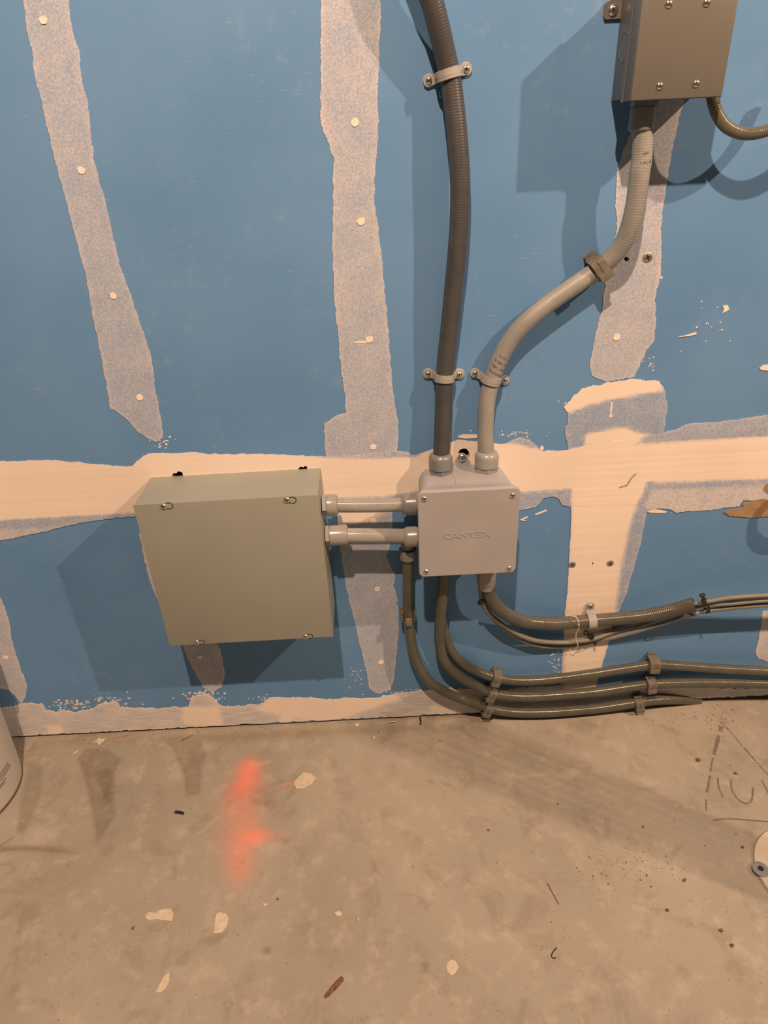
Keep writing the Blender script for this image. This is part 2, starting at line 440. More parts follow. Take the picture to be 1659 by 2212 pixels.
FLOOR_GAP = 0.006
HOLES_PX = [
    [(371, 1027), (376, 1021), (381, 1022), (386, 1017), (394, 1020), (396, 1026), (390, 1032), (376, 1033)],
    [(644, 1012), (650, 1007), (656, 1009), (658, 1006), (663, 1007), (665, 1016), (655, 1018), (645, 1017)],
    [(989, 978), (993, 971), (1001, 968), (1008, 969), (1013, 976), (1014, 984), (1009, 988), (1003, 984), (995, 981)],
    [(304, 990), (309, 987), (314, 990), (317, 993), (311, 993)],
    [(1278, 1216), (1280, 1214), (1282, 1216), (1281, 1219), (1279, 1219)],
    [(1349, 556), (1354, 554), (1359, 558), (1358, 563), (1352, 565), (1348, 561)],
]
hole_loops = [[(W(u, v)[0], W(u, v)[2]) for u, v in h] for h in HOLES_PX]
def build_wall():
    x0, x1, zt = -1.7, 2.4, 2.0
    bottom = []
    for x in np.arange(x0, x1+0.001, 0.012):
        g = FLOOR_GAP + 0.0012*fbm(x, 0.3, 14, 2)
        if x < -0.30: g += 0.002
        if x > 0.52: g += 0.008*smooth01(np.array(x), 0.52, 0.62) + 0.003*abs(fbm(x, 1.1, 60, 4))
        if -0.30 < x < -0.12: g -= 0.0006
        bottom.append((x, max(0.0008, float(g))))
    outer = bottom + [(x1, zt), (x0, zt)]
    verts = [Vector(p) for p in outer]; edges = []
    n = len(outer); edges += [(i, (i+1) % n) for i in range(n)]
    for h in hole_loops:
        o = len(verts); verts += [Vector(p) for p in h]; edges += [(o+i, o+(i+1) % len(h)) for i in range(len(h))]
    v2, e2, f2, _, _, _ = delaunay_2d_cdt(verts, edges, [], 0, 1e-6)
    faces = []
    for f in f2:
        c = np.mean([[v2[i].x, v2[i].y] for i in f], axis=0)[None]
        if any(sdist(c, h)[0] > 0 for h in hole_loops): continue
        if sdist(c, outer)[0] < 0: continue
        faces.append(tuple(f))
    T = 0.0127
    V = [(v.x, 0.0, v.y) for v in v2]; F = []
    for f in faces:
        a, b, c = (np.array(V[i]) for i in f[:3])
        F.append(f if np.cross(b-a, c-a)[1] < 0 else f[::-1])
    ids = [0]*len(F)
    for loop in [outer] + hole_loops:      # board thickness at the edges
        o = len(V); m = len(loop)
        V += [(p[0], 0.0, p[1]) for p in loop] + [(p[0], T, p[1]) for p in loop]
        for i in range(m):
            j = (i+1) % m; F.append((o+i, o+j, o+m+j, o+m+i)); ids.append(1)
    o = link('wall_back', mesh('wall_back', V, F, [M['drywall'], M['gypsum']], False, ids))
    return tag(o, 'blue drywall board wall with joint compound strips', None, None, 'structure')
wall = build_wall()
cav = link('wall_cavity', mesh('wall_cavity', *box((-1.7, 0.03, -0.001), (2.4, 0.05, 2.0)), M['dark']))
tag(cav, 'dark framing cavity behind the drywall', None, None, 'structure')

def mud_patch(name, px, seed, cover=0.5, solid=None, soft=0.006, lift=0.0007, amp=0.0016, grid=0.008, mat='mud', world_poly=None, holes=True, lo=None, halo=0.0):
    poly = world_poly or [(W(u, v)[0], W(u, v)[2]) for u, v in px]
    o = rag(poly, 0.0019, amp*1.35, seed, fine=380.0)
    o = [np.array((p[0], max(p[1], FLOOR_GAP+0.0012))) for p in o]
    pts = [Vector(p) for p in o]; n = len(pts)
    edges = [(i, (i+1) % n) for i in range(n)]
    loops = []
    if holes:
        bb = np.array(poly)
        for h in hole_loops:
            c = np.mean(h, 0)
            if sdist(c[None], o)[0] > 0.012:
                k = len(pts); pts += [Vector(q) for q in h]; edges += [(k+i, k+(i+1) % len(h)) for i in range(len(h))]; loops.append(h)
    a = np.array([list(p) for p in pts])
    gx, gz = np.meshgrid(np.arange(a[:, 0].min(), a[:, 0].max(), grid), np.arange(a[:, 1].min(), a[:, 1].max(), grid))
    gp = np.c_[gx.ravel(), gz.ravel()] + rng.uniform(-.2, .2, (gx.size, 2))*grid
    gp = gp[sdist(gp, a[:n]) > grid*0.45]
    pts += [Vector(p) for p in gp]
    v2, e2, f2, _, _, _ = delaunay_2d_cdt(pts, edges, [], 0, 1e-7)
    P = np.array([[v.x, v.y] for v in v2]); sd = sdist(P, a[:n])
    F = []
    cen = np.array([P[list(f)].mean(0) for f in f2]); inside = sdist(cen, a[:n]) > -1e-7
    for h in loops: inside &= sdist(cen, h) < 0
    y = -lift
    V = [(p[0], y, p[1]) for p in P]
    for f, k in zip(f2, inside):
        if not k: continue
        A, B, C = (np.array(V[i]) for i in f[:3])
        F.append(tuple(f) if np.cross(B-A, C-A)[1] < 0 else tuple(f)[::-1])
    cov = np.full(len(P), cover, float)
    if lo is not None: cov += lo(P)
    # a touch more compound on the feathered rim
    cov = np.maximum(cov, cover + 0.12*(1-smooth01(sd, 0.0, 0.0035)))
    if solid:
        for s in solid:
            sp = s if isinstance(s[0], np.ndarray) else [(W(u, v)[0], W(u, v)[2]) for u, v in s]
            ds_ = sdist(P, sp)
            if halo: cov -= halo*np.exp(-((ds_+0.010)/0.006)**2)*(P[:, 1] < 0.58)
            cov = np.maximum(cov, cover+(1.6-cover)*smooth01(ds_, -soft, soft))
    # skirt down to the board
    k = len(V); V += [(p[0], y, p[1]) for p in a[:n]] + [(p[0], 0.0002, p[1]) for p in a[:n]]
    for i in range(n):
        j = (i+1) % n; F.append((k+i, k+j, k+n+j, k+n+i))
    cov = np.r_[cov, np.full(2*n, cover+0.2)]
    me = mesh(name, V, F, M[mat])
    at = me.attributes.new('cover', 'FLOAT', 'POINT'); at.data.foreach_set('value', cov.astype(np.float32))
    return link(name, me, wall)

def blob(cx, cz, w, s): return lambda P: s*np.exp(-(((P[:, 0]-cx)/w)**2+((P[:, 1]-cz)/w)**2))
def wz(u, v): p = W(u, v); return p[0], p[2]
mud_patch('joint_compound_strip', [(5, -330), (40, -60), (50, 0), (60, 60), (72, 130), (77, 170), (92, 230), (105, 290), (120, 350), (140, 420), (160, 500),
    (172, 550), (188, 600), (200, 680), (215, 750), (228, 820), (237, 880), (262, 895), (280, 910), (300, 935), (335, 955), (352, 945),
    (348, 910), (340, 860), (330, 795), (320, 745), (300, 690), (280, 630), (262, 580), (250, 540), (240, 490), (225, 420), (212, 385),
    (203, 340), (195, 285), (190, 220), (178, 180), (170, 110), (155, 60), (148, 0), (144, -60), (90, -330)], 1.3, 0.27,
    lo=lambda P: blob(*wz(185, 525), 0.03, -0.5)(P)+blob(*wz(185, 390), 0.035, -0.25)(P))
mud_patch('joint_compound_strip', [(690, -330), (693, -60), (693, 0), (692, 265), (705, 295), (720, 340), (720, 420), (719, 540), (722, 650), (730, 720), (735, 790),
    (743, 830), (747, 890), (715, 905), (700, 915), (702, 970), (708, 1000), (858, 1000), (860, 910), (852, 870), (845, 800), (840, 720), (832, 640),
    (825, 560), (815, 480), (808, 430), (812, 350), (818, 260), (815, 220), (820, 100), (823, 0), (824, -60), (812, -330)], 2.1, 0.33,
    lo=lambda P: blob(*wz(735, 130), 0.07, -0.16)(P)+blob(*wz(790, 350), 0.05, -0.22)(P)+blob(*wz(725, 955), 0.018, -0.45)(P))
mud_patch('joint_compound_strip', [(722, 1060), (734, 1180), (741, 1226), (749, 1272), (761, 1323), (771, 1361), (781, 1407), (792, 1453), (798, 1486),
    (808, 1495), (821, 1497), (843, 1489), (850, 1469), (854, 1441), (857, 1410), (861, 1364), (860, 1318), (857, 1288), (850, 1264), (854, 1244),
    (838, 1211), (835, 1200), (842, 1180), (848, 1120), (850, 1060)], 3.7, 0.31, solid=[[(735, 1100), (735, 1124), (790, 1124), (830, 1106)]], soft=0.012)
mud_patch('joint_compound_strip', [(1408, 170), (1345, 330), (1333, 366), (1329, 429), (1333, 496), (1309, 597), (1299, 674), (1288, 715), (1273, 790),
    (1278, 811), (1308, 825), (1371, 814), (1381, 790), (1394, 760), (1412, 735), (1417, 682), (1414, 651), (1419, 624), (1427, 596), (1428, 550),
    (1427, 500), (1432, 448), (1443, 373), (1457, 297), (1477, 222), (1490, 170)], 4.4, 0.36, lo=lambda P: blob(*wz(1405, 610), 0.02, -0.4)(P))
mud_patch('joint_compound_strip', [(1217, 879), (1256, 840), (1310, 827), (1370, 817), (1395, 823), (1425, 823), (1437, 845), (1441, 870), (1437, 906),
    (1430, 960), (1228, 985), (1222, 930), (1228, 891)], 5.2, 0.16, solid=[[(1205, 885), (1256, 836), (1310, 823), (1370, 813), (1424, 820),
    (1431, 840), (1370, 851), (1322, 860), (1274, 870), (1229, 890)], [(1265, 940), (1265, 960), (1400, 945), (1345, 925)]], soft=0.006, lift=0.0009, amp=0.0022)
mud_patch('joint_compound_strip', [(0, 1288), (20, 1340), (25, 1380), (40, 1430), (58, 1480), (56, 1505), (45, 1518), (35, 1505), (20, 1490), (-40, 1480), (-60, 1250)], 6.1, 0.45)
mud_patch('joint_compound_strip', [(296, 1090), (302, 1160), (322, 1250), (338, 1290), (395, 1395), (410, 1430), (440, 1485), (458, 1496), (480, 1482), (486, 1455),
    (478, 1410), (470, 1390), (420, 1200), (400, 1090)], 7.9, 0.34)
mud_patch('joint_compound_strip', [(1660, 1318), (1648, 1321), (1643, 1357), (1632, 1410), (1637, 1421), (1662, 1430), (1700, 1428), (1726, 1380), (1768, 1200), (1790, 1060), (1700, 1060)], 8.3, 0.50)
# vertical taped joint, right
mud_patch('taped_joint', [(1232, 1040), (1234, 1111), (1231, 1171), (1228, 1231), (1225, 1280), (1219, 1329), (1214, 1415), (1211, 1470), (1212, 1490), (1284, 1490), (1294, 1457),
    (1311, 1401), (1324, 1346), (1338, 1316), (1354, 1280), (1367, 1231), (1382, 1180), (1398, 1100), (1400, 1040)], 9.2, 0.20,
    solid=[[(1236, 1030), (1236, 1111), (1233, 1171), (1230, 1231), (1226, 1280), (1223, 1329), (1222, 1415), (1221, 1500), (1285, 1500), (1297, 1440), (1312, 1390),
            (1322, 1345), (1331, 1280), (1339, 1216), (1352, 1156), (1364, 1111), (1376, 1081), (1392, 1030)]], soft=0.010, lift=0.0011, amp=0.0012, mat='mudband')
# long horizontal taped joint
top = [(-420, 1012), (-80, 994), (0, 996), (60, 995), (120, 994), (160, 998), (200, 1003), (285, 1008), (303, 990), (320, 979), (360, 979), (420, 977), (450, 980), (560, 981), (640, 984),
       (706, 986), (760, 984), (800, 980), (858, 974), (877, 977), (897, 986), (906, 979), (935, 971), (960, 962), (975, 955), (991, 949), (1032, 954), (1069, 958), (1093, 959),
       (1103, 950), (1124, 946), (1144, 951), (1159, 965), (1169, 974), (1224, 972), (1265, 962), (1432, 936), (1461, 927), (1485, 915), (1520, 914), (1560, 911), (1611, 903), (1659, 896), (1800, 880), (2200, 846)]
bot = [(2200, 1040), (1800, 1072), (1659, 1078), (1605, 1081), (1596, 1093), (1521, 1102), (1461, 1106), (1440, 1098), (1398, 1100), (1380, 1090), (1240, 1093), (1232, 1093), (1214, 1090), (1206, 1078), (1192, 1071),
       (1175, 1074), (1157, 1094), (1124, 1102), (1000, 1110), (860, 1085), (833, 1080), (700, 1085), (500, 1100), (288, 1115), (222, 1121), (180, 1128), (139, 1137), (83, 1151), (0, 1167), (-80, 1185), (-420, 1190)]
solid = [(-450, 1004), (-90, 985), (0, 990), (200, 996), (285, 1002), (303, 984), (320, 973), (640, 976), (706, 992), (800, 992), (858, 990), (897, 990), (935, 966), (991, 943), (1069, 952), (1096, 958),
         (1165, 972), (1224, 968), (1270, 955), (1346, 942), (1400, 945), (1346, 963), (1659, 944), (1800, 936), (2230, 906), (2230, 993), (1800, 1022), (1659, 1031), (1410, 1039), (1230, 1053), (1124, 1060), (1000, 1066), (900, 1058), (833, 1069), (700, 1074), (500, 1092),
         (288, 1104), (166, 1111), (0, 1121), (-90, 1126), (-450, 1150)]
mud_patch('taped_joint', top+bot, 10.6, 0.26, solid=[solid, [(1238, 1020), (1236, 1110), (1362, 1110), (1388, 1060), (1400, 1020)]], soft=0.005, lift=0.0014, amp=0.0016, grid=0.007, mat='mudband', halo=0.55,
          lo=lambda P: 0.28*smooth01(P[:, 0], 0.42, 0.5)*(P[:, 1] < 0.57) + 0.22*(P[:, 0] < -0.38)*(P[:, 1] < 0.545)
          + blob(*wz(860, 1062), 0.02, -0.5)(P))
# bottom run along the floor
btop = [(-420, 1560), (-80, 1535), (0, 1528), (34, 1523), (67, 1520), (90, 1519), (101, 1535), (145, 1537), (186, 1535), (219, 1520), (250, 1513), (263, 1528), (337, 1530), (405, 1525), (412, 1507),
        (439, 1498), (469, 1513), (473, 1525), (560, 1522), (575, 1512), (590, 1505), (671, 1507), (695, 1510), (771, 1508), (816, 1507), (837, 1502), (861, 1496), (891, 1495), (910, 1490),
        (960, 1486), (1060, 1490), (1200, 1480), (1290, 1484), (1400, 1482), (1560, 1486), (1659, 1487), (1800, 1490), (2150, 1495)]
bw = [wz(u, v) for u, v in btop] + [(1.27, FLOOR_GAP+0.012), (0.62, FLOOR_GAP+0.011), (0.52, FLOOR_GAP+0.002), (-1.42, FLOOR_GAP+0.001)]
mud_patch('bottom_joint', None, 11.8, 0.62, world_poly=bw, lift=0.0010, amp=0.0042, grid=0.008, mat='mudstreak',
          solid=[[(400, 1560), (400, 1530), (470, 1530), (475, 1565)], [(595, 1590), (625, 1512), (640, 1512), (625, 1590)], [(930, 1545), (935, 1528), (990, 1535), (985, 1545)], [(108, 1585), (110, 1570), (130, 1570), (132, 1583)],
                 [(590, 1508), (560, 1530), (700, 1560), (880, 1500)]],
          soft=0.012, lo=lambda P: -0.42*np.exp(-((P[:, 1]-0.034)/0.007)**2)*(P[:, 0] < -0.25) + blob(*wz(380, 1555), 0.02, -0.5)(P) + blob(*wz(800, 1545), 0.03, -0.25)(P))
# torn brown face paper at the right edge
def torn(px, seed):
    poly = rag([(W(u, v)[0], W(u, v)[2]) for u, v in px], 0.003, 0.0022, seed)
    v, f = prism([tuple(p) for p in poly], -0.0002, 0.0018, lambda a, b, d: (a, -d, b))
    link('torn_paper_patch', mesh('torn_paper_patch', v, f, M['brown']), wall)['label'] = 'brown torn face paper'
torn([(1563, 1106), (1574, 1114), (1594, 1115), (1613, 1117), (1659, 1115), (1720, 1110), (1720, 1075), (1659, 1078), (1643, 1079), (1605, 1087), (1604, 1096), (1590, 1101), (1567, 1102)], 3)
torn([(1720, 1040), (1659, 1043), (1651, 1046), (1647, 1057), (1659, 1067), (1720, 1070)], 4)
# dabs over the drywall screws
DABS = [(94, 44, 8.5), (176, 368, 8), (245, 639, 7), (302, 858, 7), (767, 264, 8.5), (780, 478, 8.5), (798, 733, 8), (806, 965, 7), (807, 1125, 6.5), (815, 1272, 6),
        (823, 1430, 6), (1332, 728, 7.5), (432, 1419, 5), (12, 1420, 6), (445, 1085, 4)]
for i, (u, v, r) in enumerate(DABS):
    c = W(u, v); R = np.linalg.norm(W(u+r, v)-c)
    out = [(c[0]+R*(1+0.06*math.sin(3*a+i)+0.05*math.sin(7*a+2*i))*math.cos(a), c[2]+R*0.92*(1+0.12*math.cos(2*a+i))*math.sin(a)) for a in np.linspace(0, 2*math.pi, 26)[:-1]]
    g = prism(out, 0.0004, 0.0016, lambda a, b, d: (a, -d, b))
    link('compound_dab', mesh('compound_dab', *g, M['dab']), wall)
# small stray smears on the blue paper
SMEAR = [[(1560, 660), (1572, 659), (1575, 668), (1566, 674), (1560, 676), (1563, 668)], [(1465, 728), (1490, 721), (1504, 718), (1503, 722), (1488, 726)],
         [(1640, 795), (1650, 788), (1665, 788), (1662, 800), (1645, 799)], [(762, 738), (795, 735), (806, 737), (790, 741), (765, 740)],
         [(988, 942), (1000, 938), (1030, 939), (1031, 946), (1005, 947), (993, 946)], [(1166, 968), (1171, 962), (1175, 969), (1169, 973)],
         [(1320, 868), (1323, 868), (1320, 893), (1324, 900), (1314, 901), (1318, 893)], [(1425, 600), (1430, 596), (1432, 599), (1427, 604)],
         [(1396, 1104), (1412, 1100), (1440, 1105), (1436, 1108), (1404, 1107)], [(1124, 1122), (1140, 1115), (1141, 1117), (1130, 1122), (1137, 1125), (1126, 1124)],
         [(1155, 1111), (1180, 1101), (1181, 1103), (1158, 1112)]]
for i, s in enumerate(SMEAR):
    poly = rag([(W(u, v)[0], W(u, v)[2]) for u, v in s], 0.002, 0.0008, 20+i)
    g = prism([tuple(p) for p in poly], -0.0002, 0.0011, lambda a, b, d: (a, -d, b))
    link('compound_smear', mesh('compound_smear', *g, M['dab']), wall)
# scratch through the horizontal tape, and flecks of compound too small to count
sc_ = [(1376, 1021), (1368, 1024), (1362, 1030), (1352, 1046), (1336, 1051), (1337, 1054), (1354, 1050), (1365, 1033), (1370, 1029)]
g = prism([(W(u, v)[0], W(u, v)[2]) for u, v in sc_], 0.0004, 0.0017, lambda a, b, d: (a, -d, b))
link('scratch', mesh('scratch', *g, M['gypsum']), wall)['label'] = 'grey scratch in the tape'
FV, FF = [], []
def flecks(n, u0, v0, su, sv, size=0.0022):
    for _ in range(n):
        c = W(random.gauss(u0, su), random.gauss(v0, sv)); m = random.randint(5, 8); k = len(FV); r = size*(0.35+random.random())
        if c[2] < 0.012: continue
        for q, dd in ((1.0, 0.0), (1.0, 0.0006)):
            for j in range(m):
                a = 2*math.pi*j/m; rr = r*(0.5+0.8*random.random()) if dd == 0 else None
                if rr is None: p = FV[k+j]; FV.append((p[0], -dd, p[2]))
                else: FV.append((c[0]+rr*1.3*math.cos(a), 0.0, c[2]+rr*0.8*math.sin(a)))
        FF.append(tuple(range(k+m, k+2*m))[::-1])
        for j in range(m): FF.append((k+j, k+(j+1) % m, k+m+(j+1) % m, k+m+j))
flecks(60, 150, 1523, 28, 7); flecks(50, 235, 1513, 18, 7); flecks(60, 430, 1506, 18, 9); flecks(30, 455, 1513, 14, 8); flecks(30, 885, 1494, 22, 4, 0.0016)
flecks(40, 1203, 1440, 8, 22, 0.0014); flecks(40, 1115, 937, 28, 4, 0.0012); flecks(14, 570, 1508, 14, 5); flecks(20, 770, 1470, 12, 14, 0.0012); flecks(26, 1420, 975, 60, 90, 0.0009)
flecks(16, 1540, 690, 30, 22, 0.0012); flecks(14, 1400, 790, 14, 8, 0.0012); flecks(20, 345, 955, 14, 6, 0.0014); flecks(8, 1230, 870, 14, 8, 0.0014)
tag(link('compound_flecks', mesh('compound_flecks', FV, FF, M['dab']), wall), None, None, None, 'stuff')
# bare anchor screws left in the wall
for lab, (u, v), r in (('grey flat anchor screw on the tape right of the curved pale conduit', (1399, 556), 0.0078),
                       ('flat anchor screw at the left edge of the vertical tape, below the horizontal tape', (1236, 1220), 0.0072),
                       ('flat anchor screw right of the small hole on the vertical tape', (1318, 1217), 0.0072)):
    P = W(u, v, 0.0010); g = screw_geo(P, OUT, r, h=0.0016, rot=0.5)
    single('anchor_screw', g, [M['dull_steel'], M['black']], lab, 'screw', None, 35)

# ================================================================ structure: floor
def build_floor():
    xs = np.r_[np.linspace(-1.7, -0.85, 12), np.arange(-0.84, 0.96, 0.005), np.linspace(0.97, 2.4, 16)]
    ys = np.r_[np.linspace(-2.4, -0.75, 14), np.arange(-0.745, 0.0, 0.005), np.array([0.0, 0.03])]
    X, Y = np.meshgrid(xs, ys)
    Z = np.zeros_like(X)
    V = np.c_[X.ravel(), Y.ravel(), Z.ravel()]
    nx = len(xs)
    F = [(j*nx+i, j*nx+i+1, (j+1)*nx+i+1, (j+1)*nx+i) for j in range(len(ys)-1) for i in range(nx-1)]
    P = V[:, :2]
    def stroke(pts):
        """pts: (u, v, radius px, strength) joined by capsules with soft edges"""
        out = np.zeros(len(P))
        Q = [(G(u, v)[:2], abs(G(u+r, v)[0]-G(u, v)[0]), s) for u, v, r, s in pts]
        for (a, ra, sa), (b, rb, sb) in zip(Q[:-1], Q[1:]):
            ab = b-a; t = np.clip(((P-a)@ab)/max(ab@ab, 1e-12), 0, 1)
            d = np.linalg.norm(P-(a+t[:, None]*ab), axis=1)/(ra+(rb-ra)*t)
            out = np.maximum(out, (sa+(sb-sa)*t)*np.exp(-d**2*1.1))
        return out
    def region(px, soft, s, edge=0.0):
        poly = [G(u, v)[:2] for u, v in px]
        d = sdist(P, poly)
        e = smooth01(d, -0.002, soft)
        return s*e + edge*np.exp(-((d-0.004)/0.004)**2)
    wob = np.array([0.5+0.5*fbm(x, y, 26, 3) for x, y in P])
    paint = np.maximum.reduce([stroke([(537, 1660, 25, 0.95), (534, 1680, 29, 0.92), (526, 1702, 33, 0.70), (520, 1730, 40, 0.46), (521, 1770, 46, 0.36), (525, 1800, 45, 0.46), (520, 1840, 36, 0.52), (518, 1880, 32, 0.40), (517, 1905, 26, 0.12)]),
                               stroke([(528, 1808, 26, 0.7), (552, 1808, 24, 0.98), (580, 1806, 17, 0.32), (612, 1803, 13, 0.08)]),
                               stroke([(483, 1729, 4, 0.55), (505, 1722, 7, 0.5), (530, 1722, 8, 0.4)]),
                               stroke([(610, 1695, 3, 0.5), (640, 1690, 4, 0.55), (662, 1683, 3, 0.3)])])
    paint *= 0.60+0.26*wob
    dust = np.maximum.reduce([
        region([(165, 1640), (185, 1615), (235, 1618), (262, 1640), (250, 1665), (247, 1720), (252, 1760), (225, 1800), (207, 1830), (203, 1780), (190, 1720), (180, 1670)], 0.006, 0.34, 0.14),
        region([(195, 1660), (248, 1655), (247, 1700), (246, 1738), (222, 1742), (210, 1700)], 0.010, 0.58),
        region([(350, 1600), (372, 1615), (380, 1640), (395, 1670), (401, 1722), (432, 1715), (438, 1660), (448, 1630), (430, 1590), (380, 1590)], 0.006, 0.30, 0.12),
        region([(60, 1650), (95, 1660), (90, 1720), (70, 1760), (52, 1810), (36, 1800), (40, 1740)], 0.008, 0.28, 0.06),
        region([(320, 1608), (326, 1612), (325, 1665), (320, 1660)], 0.004, 0.2),
        stroke([(60, 1632, 2.5, 0.3), (150, 1628, 2.5, 0.25)]),
        stroke([(-20, 1836, 6, 0.5), (60, 1832, 7, 0.6), (120, 1836, 7, 0.45), (172, 1844, 4, 0.2)]),
        stroke([(0, 1826, 3, 0.5), (30, 1808, 2, 0.4)]),
        stroke([(0, 1868, 2.5, 0.3), (25, 1868, 2.5, 0.3), (32, 1880, 2.5, 0.3), (10, 1892, 2.5, 0.25)]),
        stroke([(0, 1924, 3, 0.3), (50, 1928, 3, 0.2)]), stroke([(0, 1985, 2.5, 0.35), (45, 1950, 2.5, 0.2)]),
        stroke([(545, 1728, 8, 0.28), (575, 1735, 10, 0.3), (590, 1745, 7, 0.2)]),
        stroke([(575, 2055, 10, 0.5), (576, 2056, 9, 0.5)]), stroke([(918, 2090, 12, 0.5), (922, 2091, 9, 0.5)]),
        stroke([(36, 2055, 12, 0.3), (38, 2056, 9, 0.3)]), stroke([(30, 2136, 12, 0.3), (34, 2137, 9, 0.3)]),
        stroke([(455, 2035, 12, 0.25), (470, 2028, 8, 0.35)]),
        stroke([(806, 1865, 6, 0.3), (810, 1880, 6, 0.25)]), stroke([(1040, 1845, 6, 0.25), (1046, 1868, 5, 0.2)]),
        stroke([(0, 1612, 14, 0.15), (300, 1600, 16, 0.25), (500, 1592, 16, 0.35), (800, 1575, 14, 0.30), (1000, 1572, 10, 0.15)]),
    ])
    dust *= 1.1+0.5*wob
    pale = np.maximum.reduce([
        stroke([(1110, 1672, 6, 0.5), (1100, 1680, 5, 0.4), (1180, 1672, 5, 0.45)]), stroke([(1190, 1680, 14, 0.25), (1250, 1665, 6, 0.3)]),
        stroke([(1380, 1860, 60, 0.22), (1480, 1880, 40, 0.25)]), stroke([(1180, 1700, 3, 0.5), (1212, 1692, 3, 0.3)]),
        stroke([(430, 1800, 5, 0.3), (468, 1768, 4, 0.35)]), stroke([(560, 1652, 5, 0.45), (582, 1645, 4, 0.45)]),
        stroke([(700, 1700, 60, 0.12), (900, 1800, 90, 0.12)]), stroke([(1050, 2020, 16, 0.45), (1060, 2024, 12, 0.4)]),
        stroke([(1550, 1988, 10, 0.6), (1552, 1992, 8, 0.5)]), stroke([(1157, 2080, 6, 0.5), (1158, 2088, 5, 0.4)]),
        stroke([(360, 2040, 20, 0.2), (390, 2030, 14, 0.15)]), stroke([(80, 1805, 24, 0.42), (85, 1800, 20, 0.42)]),
        stroke([(840, 1770, 4, 0.4), (905, 1800, 6, 0.35), (930, 1815, 5, 0.3)]),
        stroke([(1520, 1560, 30, 0.22), (1580, 1562, 34, 0.25)]),
    ])*(0.6+0.8*wob)
    me = mesh('floor', V, F, M['floor'])
    for nm, a in (('paint', paint), ('dust', dust), ('pale', pale)):
        me.attributes.new(nm, 'FLOAT', 'POINT').data.foreach_set('value', np.clip(a, 0, 1).astype(np.float32))
    return tag(link('floor', me), 'tan dusty concrete floor with an orange spray paint mark', None, None, 'structure')
floor = build_floor()

# faded marker lettering on the concrete
def ribbon(px, w_px, name='marker_line'):
    C = [G(u, v) for u, v in px]
    w = 1.35*abs(G(px[0][0]+w_px, px[0][1])[0]-C[0][0])/2
    S, s = spline(C, 0.004) if len(C) > 2 else (np.linspace(C[0], C[1], 14), None)
    T = np.gradient(S, axis=0); T /= np.linalg.norm(T, axis=1)[:, None]
    N = np.stack([-T[:, 1], T[:, 0], 0*T[:, 0]], 1)
    V = []; F = []
    for i, (c, n) in enumerate(zip(S, N)):
        k = w*(1+0.35*fbm(c[0], c[1], 160, 8))
        for sgn, z in ((-1, 0.00005), (-0.8, 0.0003), (0.8, 0.0003), (1, 0.00005)): V.append(c+n*k*sgn+np.array([0, 0, z]))
    for i in range(len(S)-1):
        for j in range(3): F.append((i*4+j, i*4+j+1, (i+1)*4+j+1, (i+1)*4+j))
    link(name, mesh(name, V, F, M['marker']), floor)
ribbon([(1558, 1568), (1556, 1580)], 7); ribbon([(1553, 1589), (1542, 1631)], 5.5); ribbon([(1540, 1637), (1534, 1668)], 3)
ribbon([(1534, 1676), (1527, 1712)], 4); ribbon([(1525, 1727), (1526, 1752)], 3.5)
ribbon([(1556, 1559), (1575, 1577)], 3.5); ribbon([(1575, 1577), (1605, 1613)], 1.8); ribbon([(1607, 1615), (1632, 1644)], 3.5); ribbon([(1634, 1646), (1659, 1674), (1700, 1720)], 2.8)
ribbon([(1540, 1772), (1556, 1770), (1580, 1769), (1620, 1772), (1680, 1777)], 3)
ribbon([(1551, 1680), (1552, 1698), (1557, 1712), (1562, 1722)], 3); ribbon([(1579, 1685), (1580, 1702), (1586, 1716), (1598, 1730), (1612, 1736), (1622, 1731), (1626, 1716), (1626, 1700)], 3.2)
ribbon([(1645, 1685), (1651, 1696), (1659, 1712), (1670, 1735)], 3)

# ================================================================ beige metal cabinet
def boxed_screw(th, u, v, d, r, **k): return add_screw(th, W(u, v, d), OUT, r, **k)
mx, mz, mw, mh, md, mr = -0.234915, 0.487049, 0.310093, 0.303587, 0.108130, 0.006548
def mfn(a, b, d): c, s = math.cos(mr), math.sin(mr); return (mx+a*c-b*s, -d, mz+a*s+b*c)
cabT = Thing('metal_cabinet', (mx, 0, mz-mh/2), 'square grey-green metal cabinet with a blank screwed cover, mounted low on the wall', 'cabinet')
def cab_body():
    X = [np.array(mfn(1, 0, 0))-np.array(mfn(0, 0, 0)), -OUT*-1, np.array(mfn(0, 1, 0))-np.array(mfn(0, 0, 0))]
    return box((-mw/2+0.001, 0.0004, -mh/2+0.001), (mw/2-0.001, md-0.0022, mh/2-0.001), (X[0], OUT, X[2]), (mx, 0, mz), bevel=0.0012)
cabT.part('body', cab_body(), M['cabinet'], 30)
def cab_cover():
    ex = np.array(mfn(1, 0, 0))-np.array(mfn(0, 0, 0)); ez = np.array(mfn(0, 1, 0))-np.array(mfn(0, 0, 0))
    g1 = box((-mw/2, md-0.0020, -mh/2), (mw/2, md, mh/2), (ex, OUT, ez), (mx, 0, mz), bevel=0.0007)
    return g1
cov = cabT.part('cover', cab_cover(), M['cabinet'], 30)
def keyhole(th, u, v, d, r, parent):
    c = W(u, v, d+0.0002); V, F = [], []
    for i in range(20):
        a = math.radians(-150+300*i/19)
        for q in (r, r*0.80): V.append((c[0]+1.15*q*math.cos(a), c[1], c[2]+q*math.sin(a)))
        if i: F.append((2*i-2, 2*i-1, 2*i+1, 2*i))
    V2 = [(x, y-0.0003, z) for x, y, z in V]; n = len(V)
    F2 = [tuple(i+n for i in f[::-1]) for f in F] + F
    th.part('keyhole_slot', (V+V2, F2), M['groove'], False, parent)
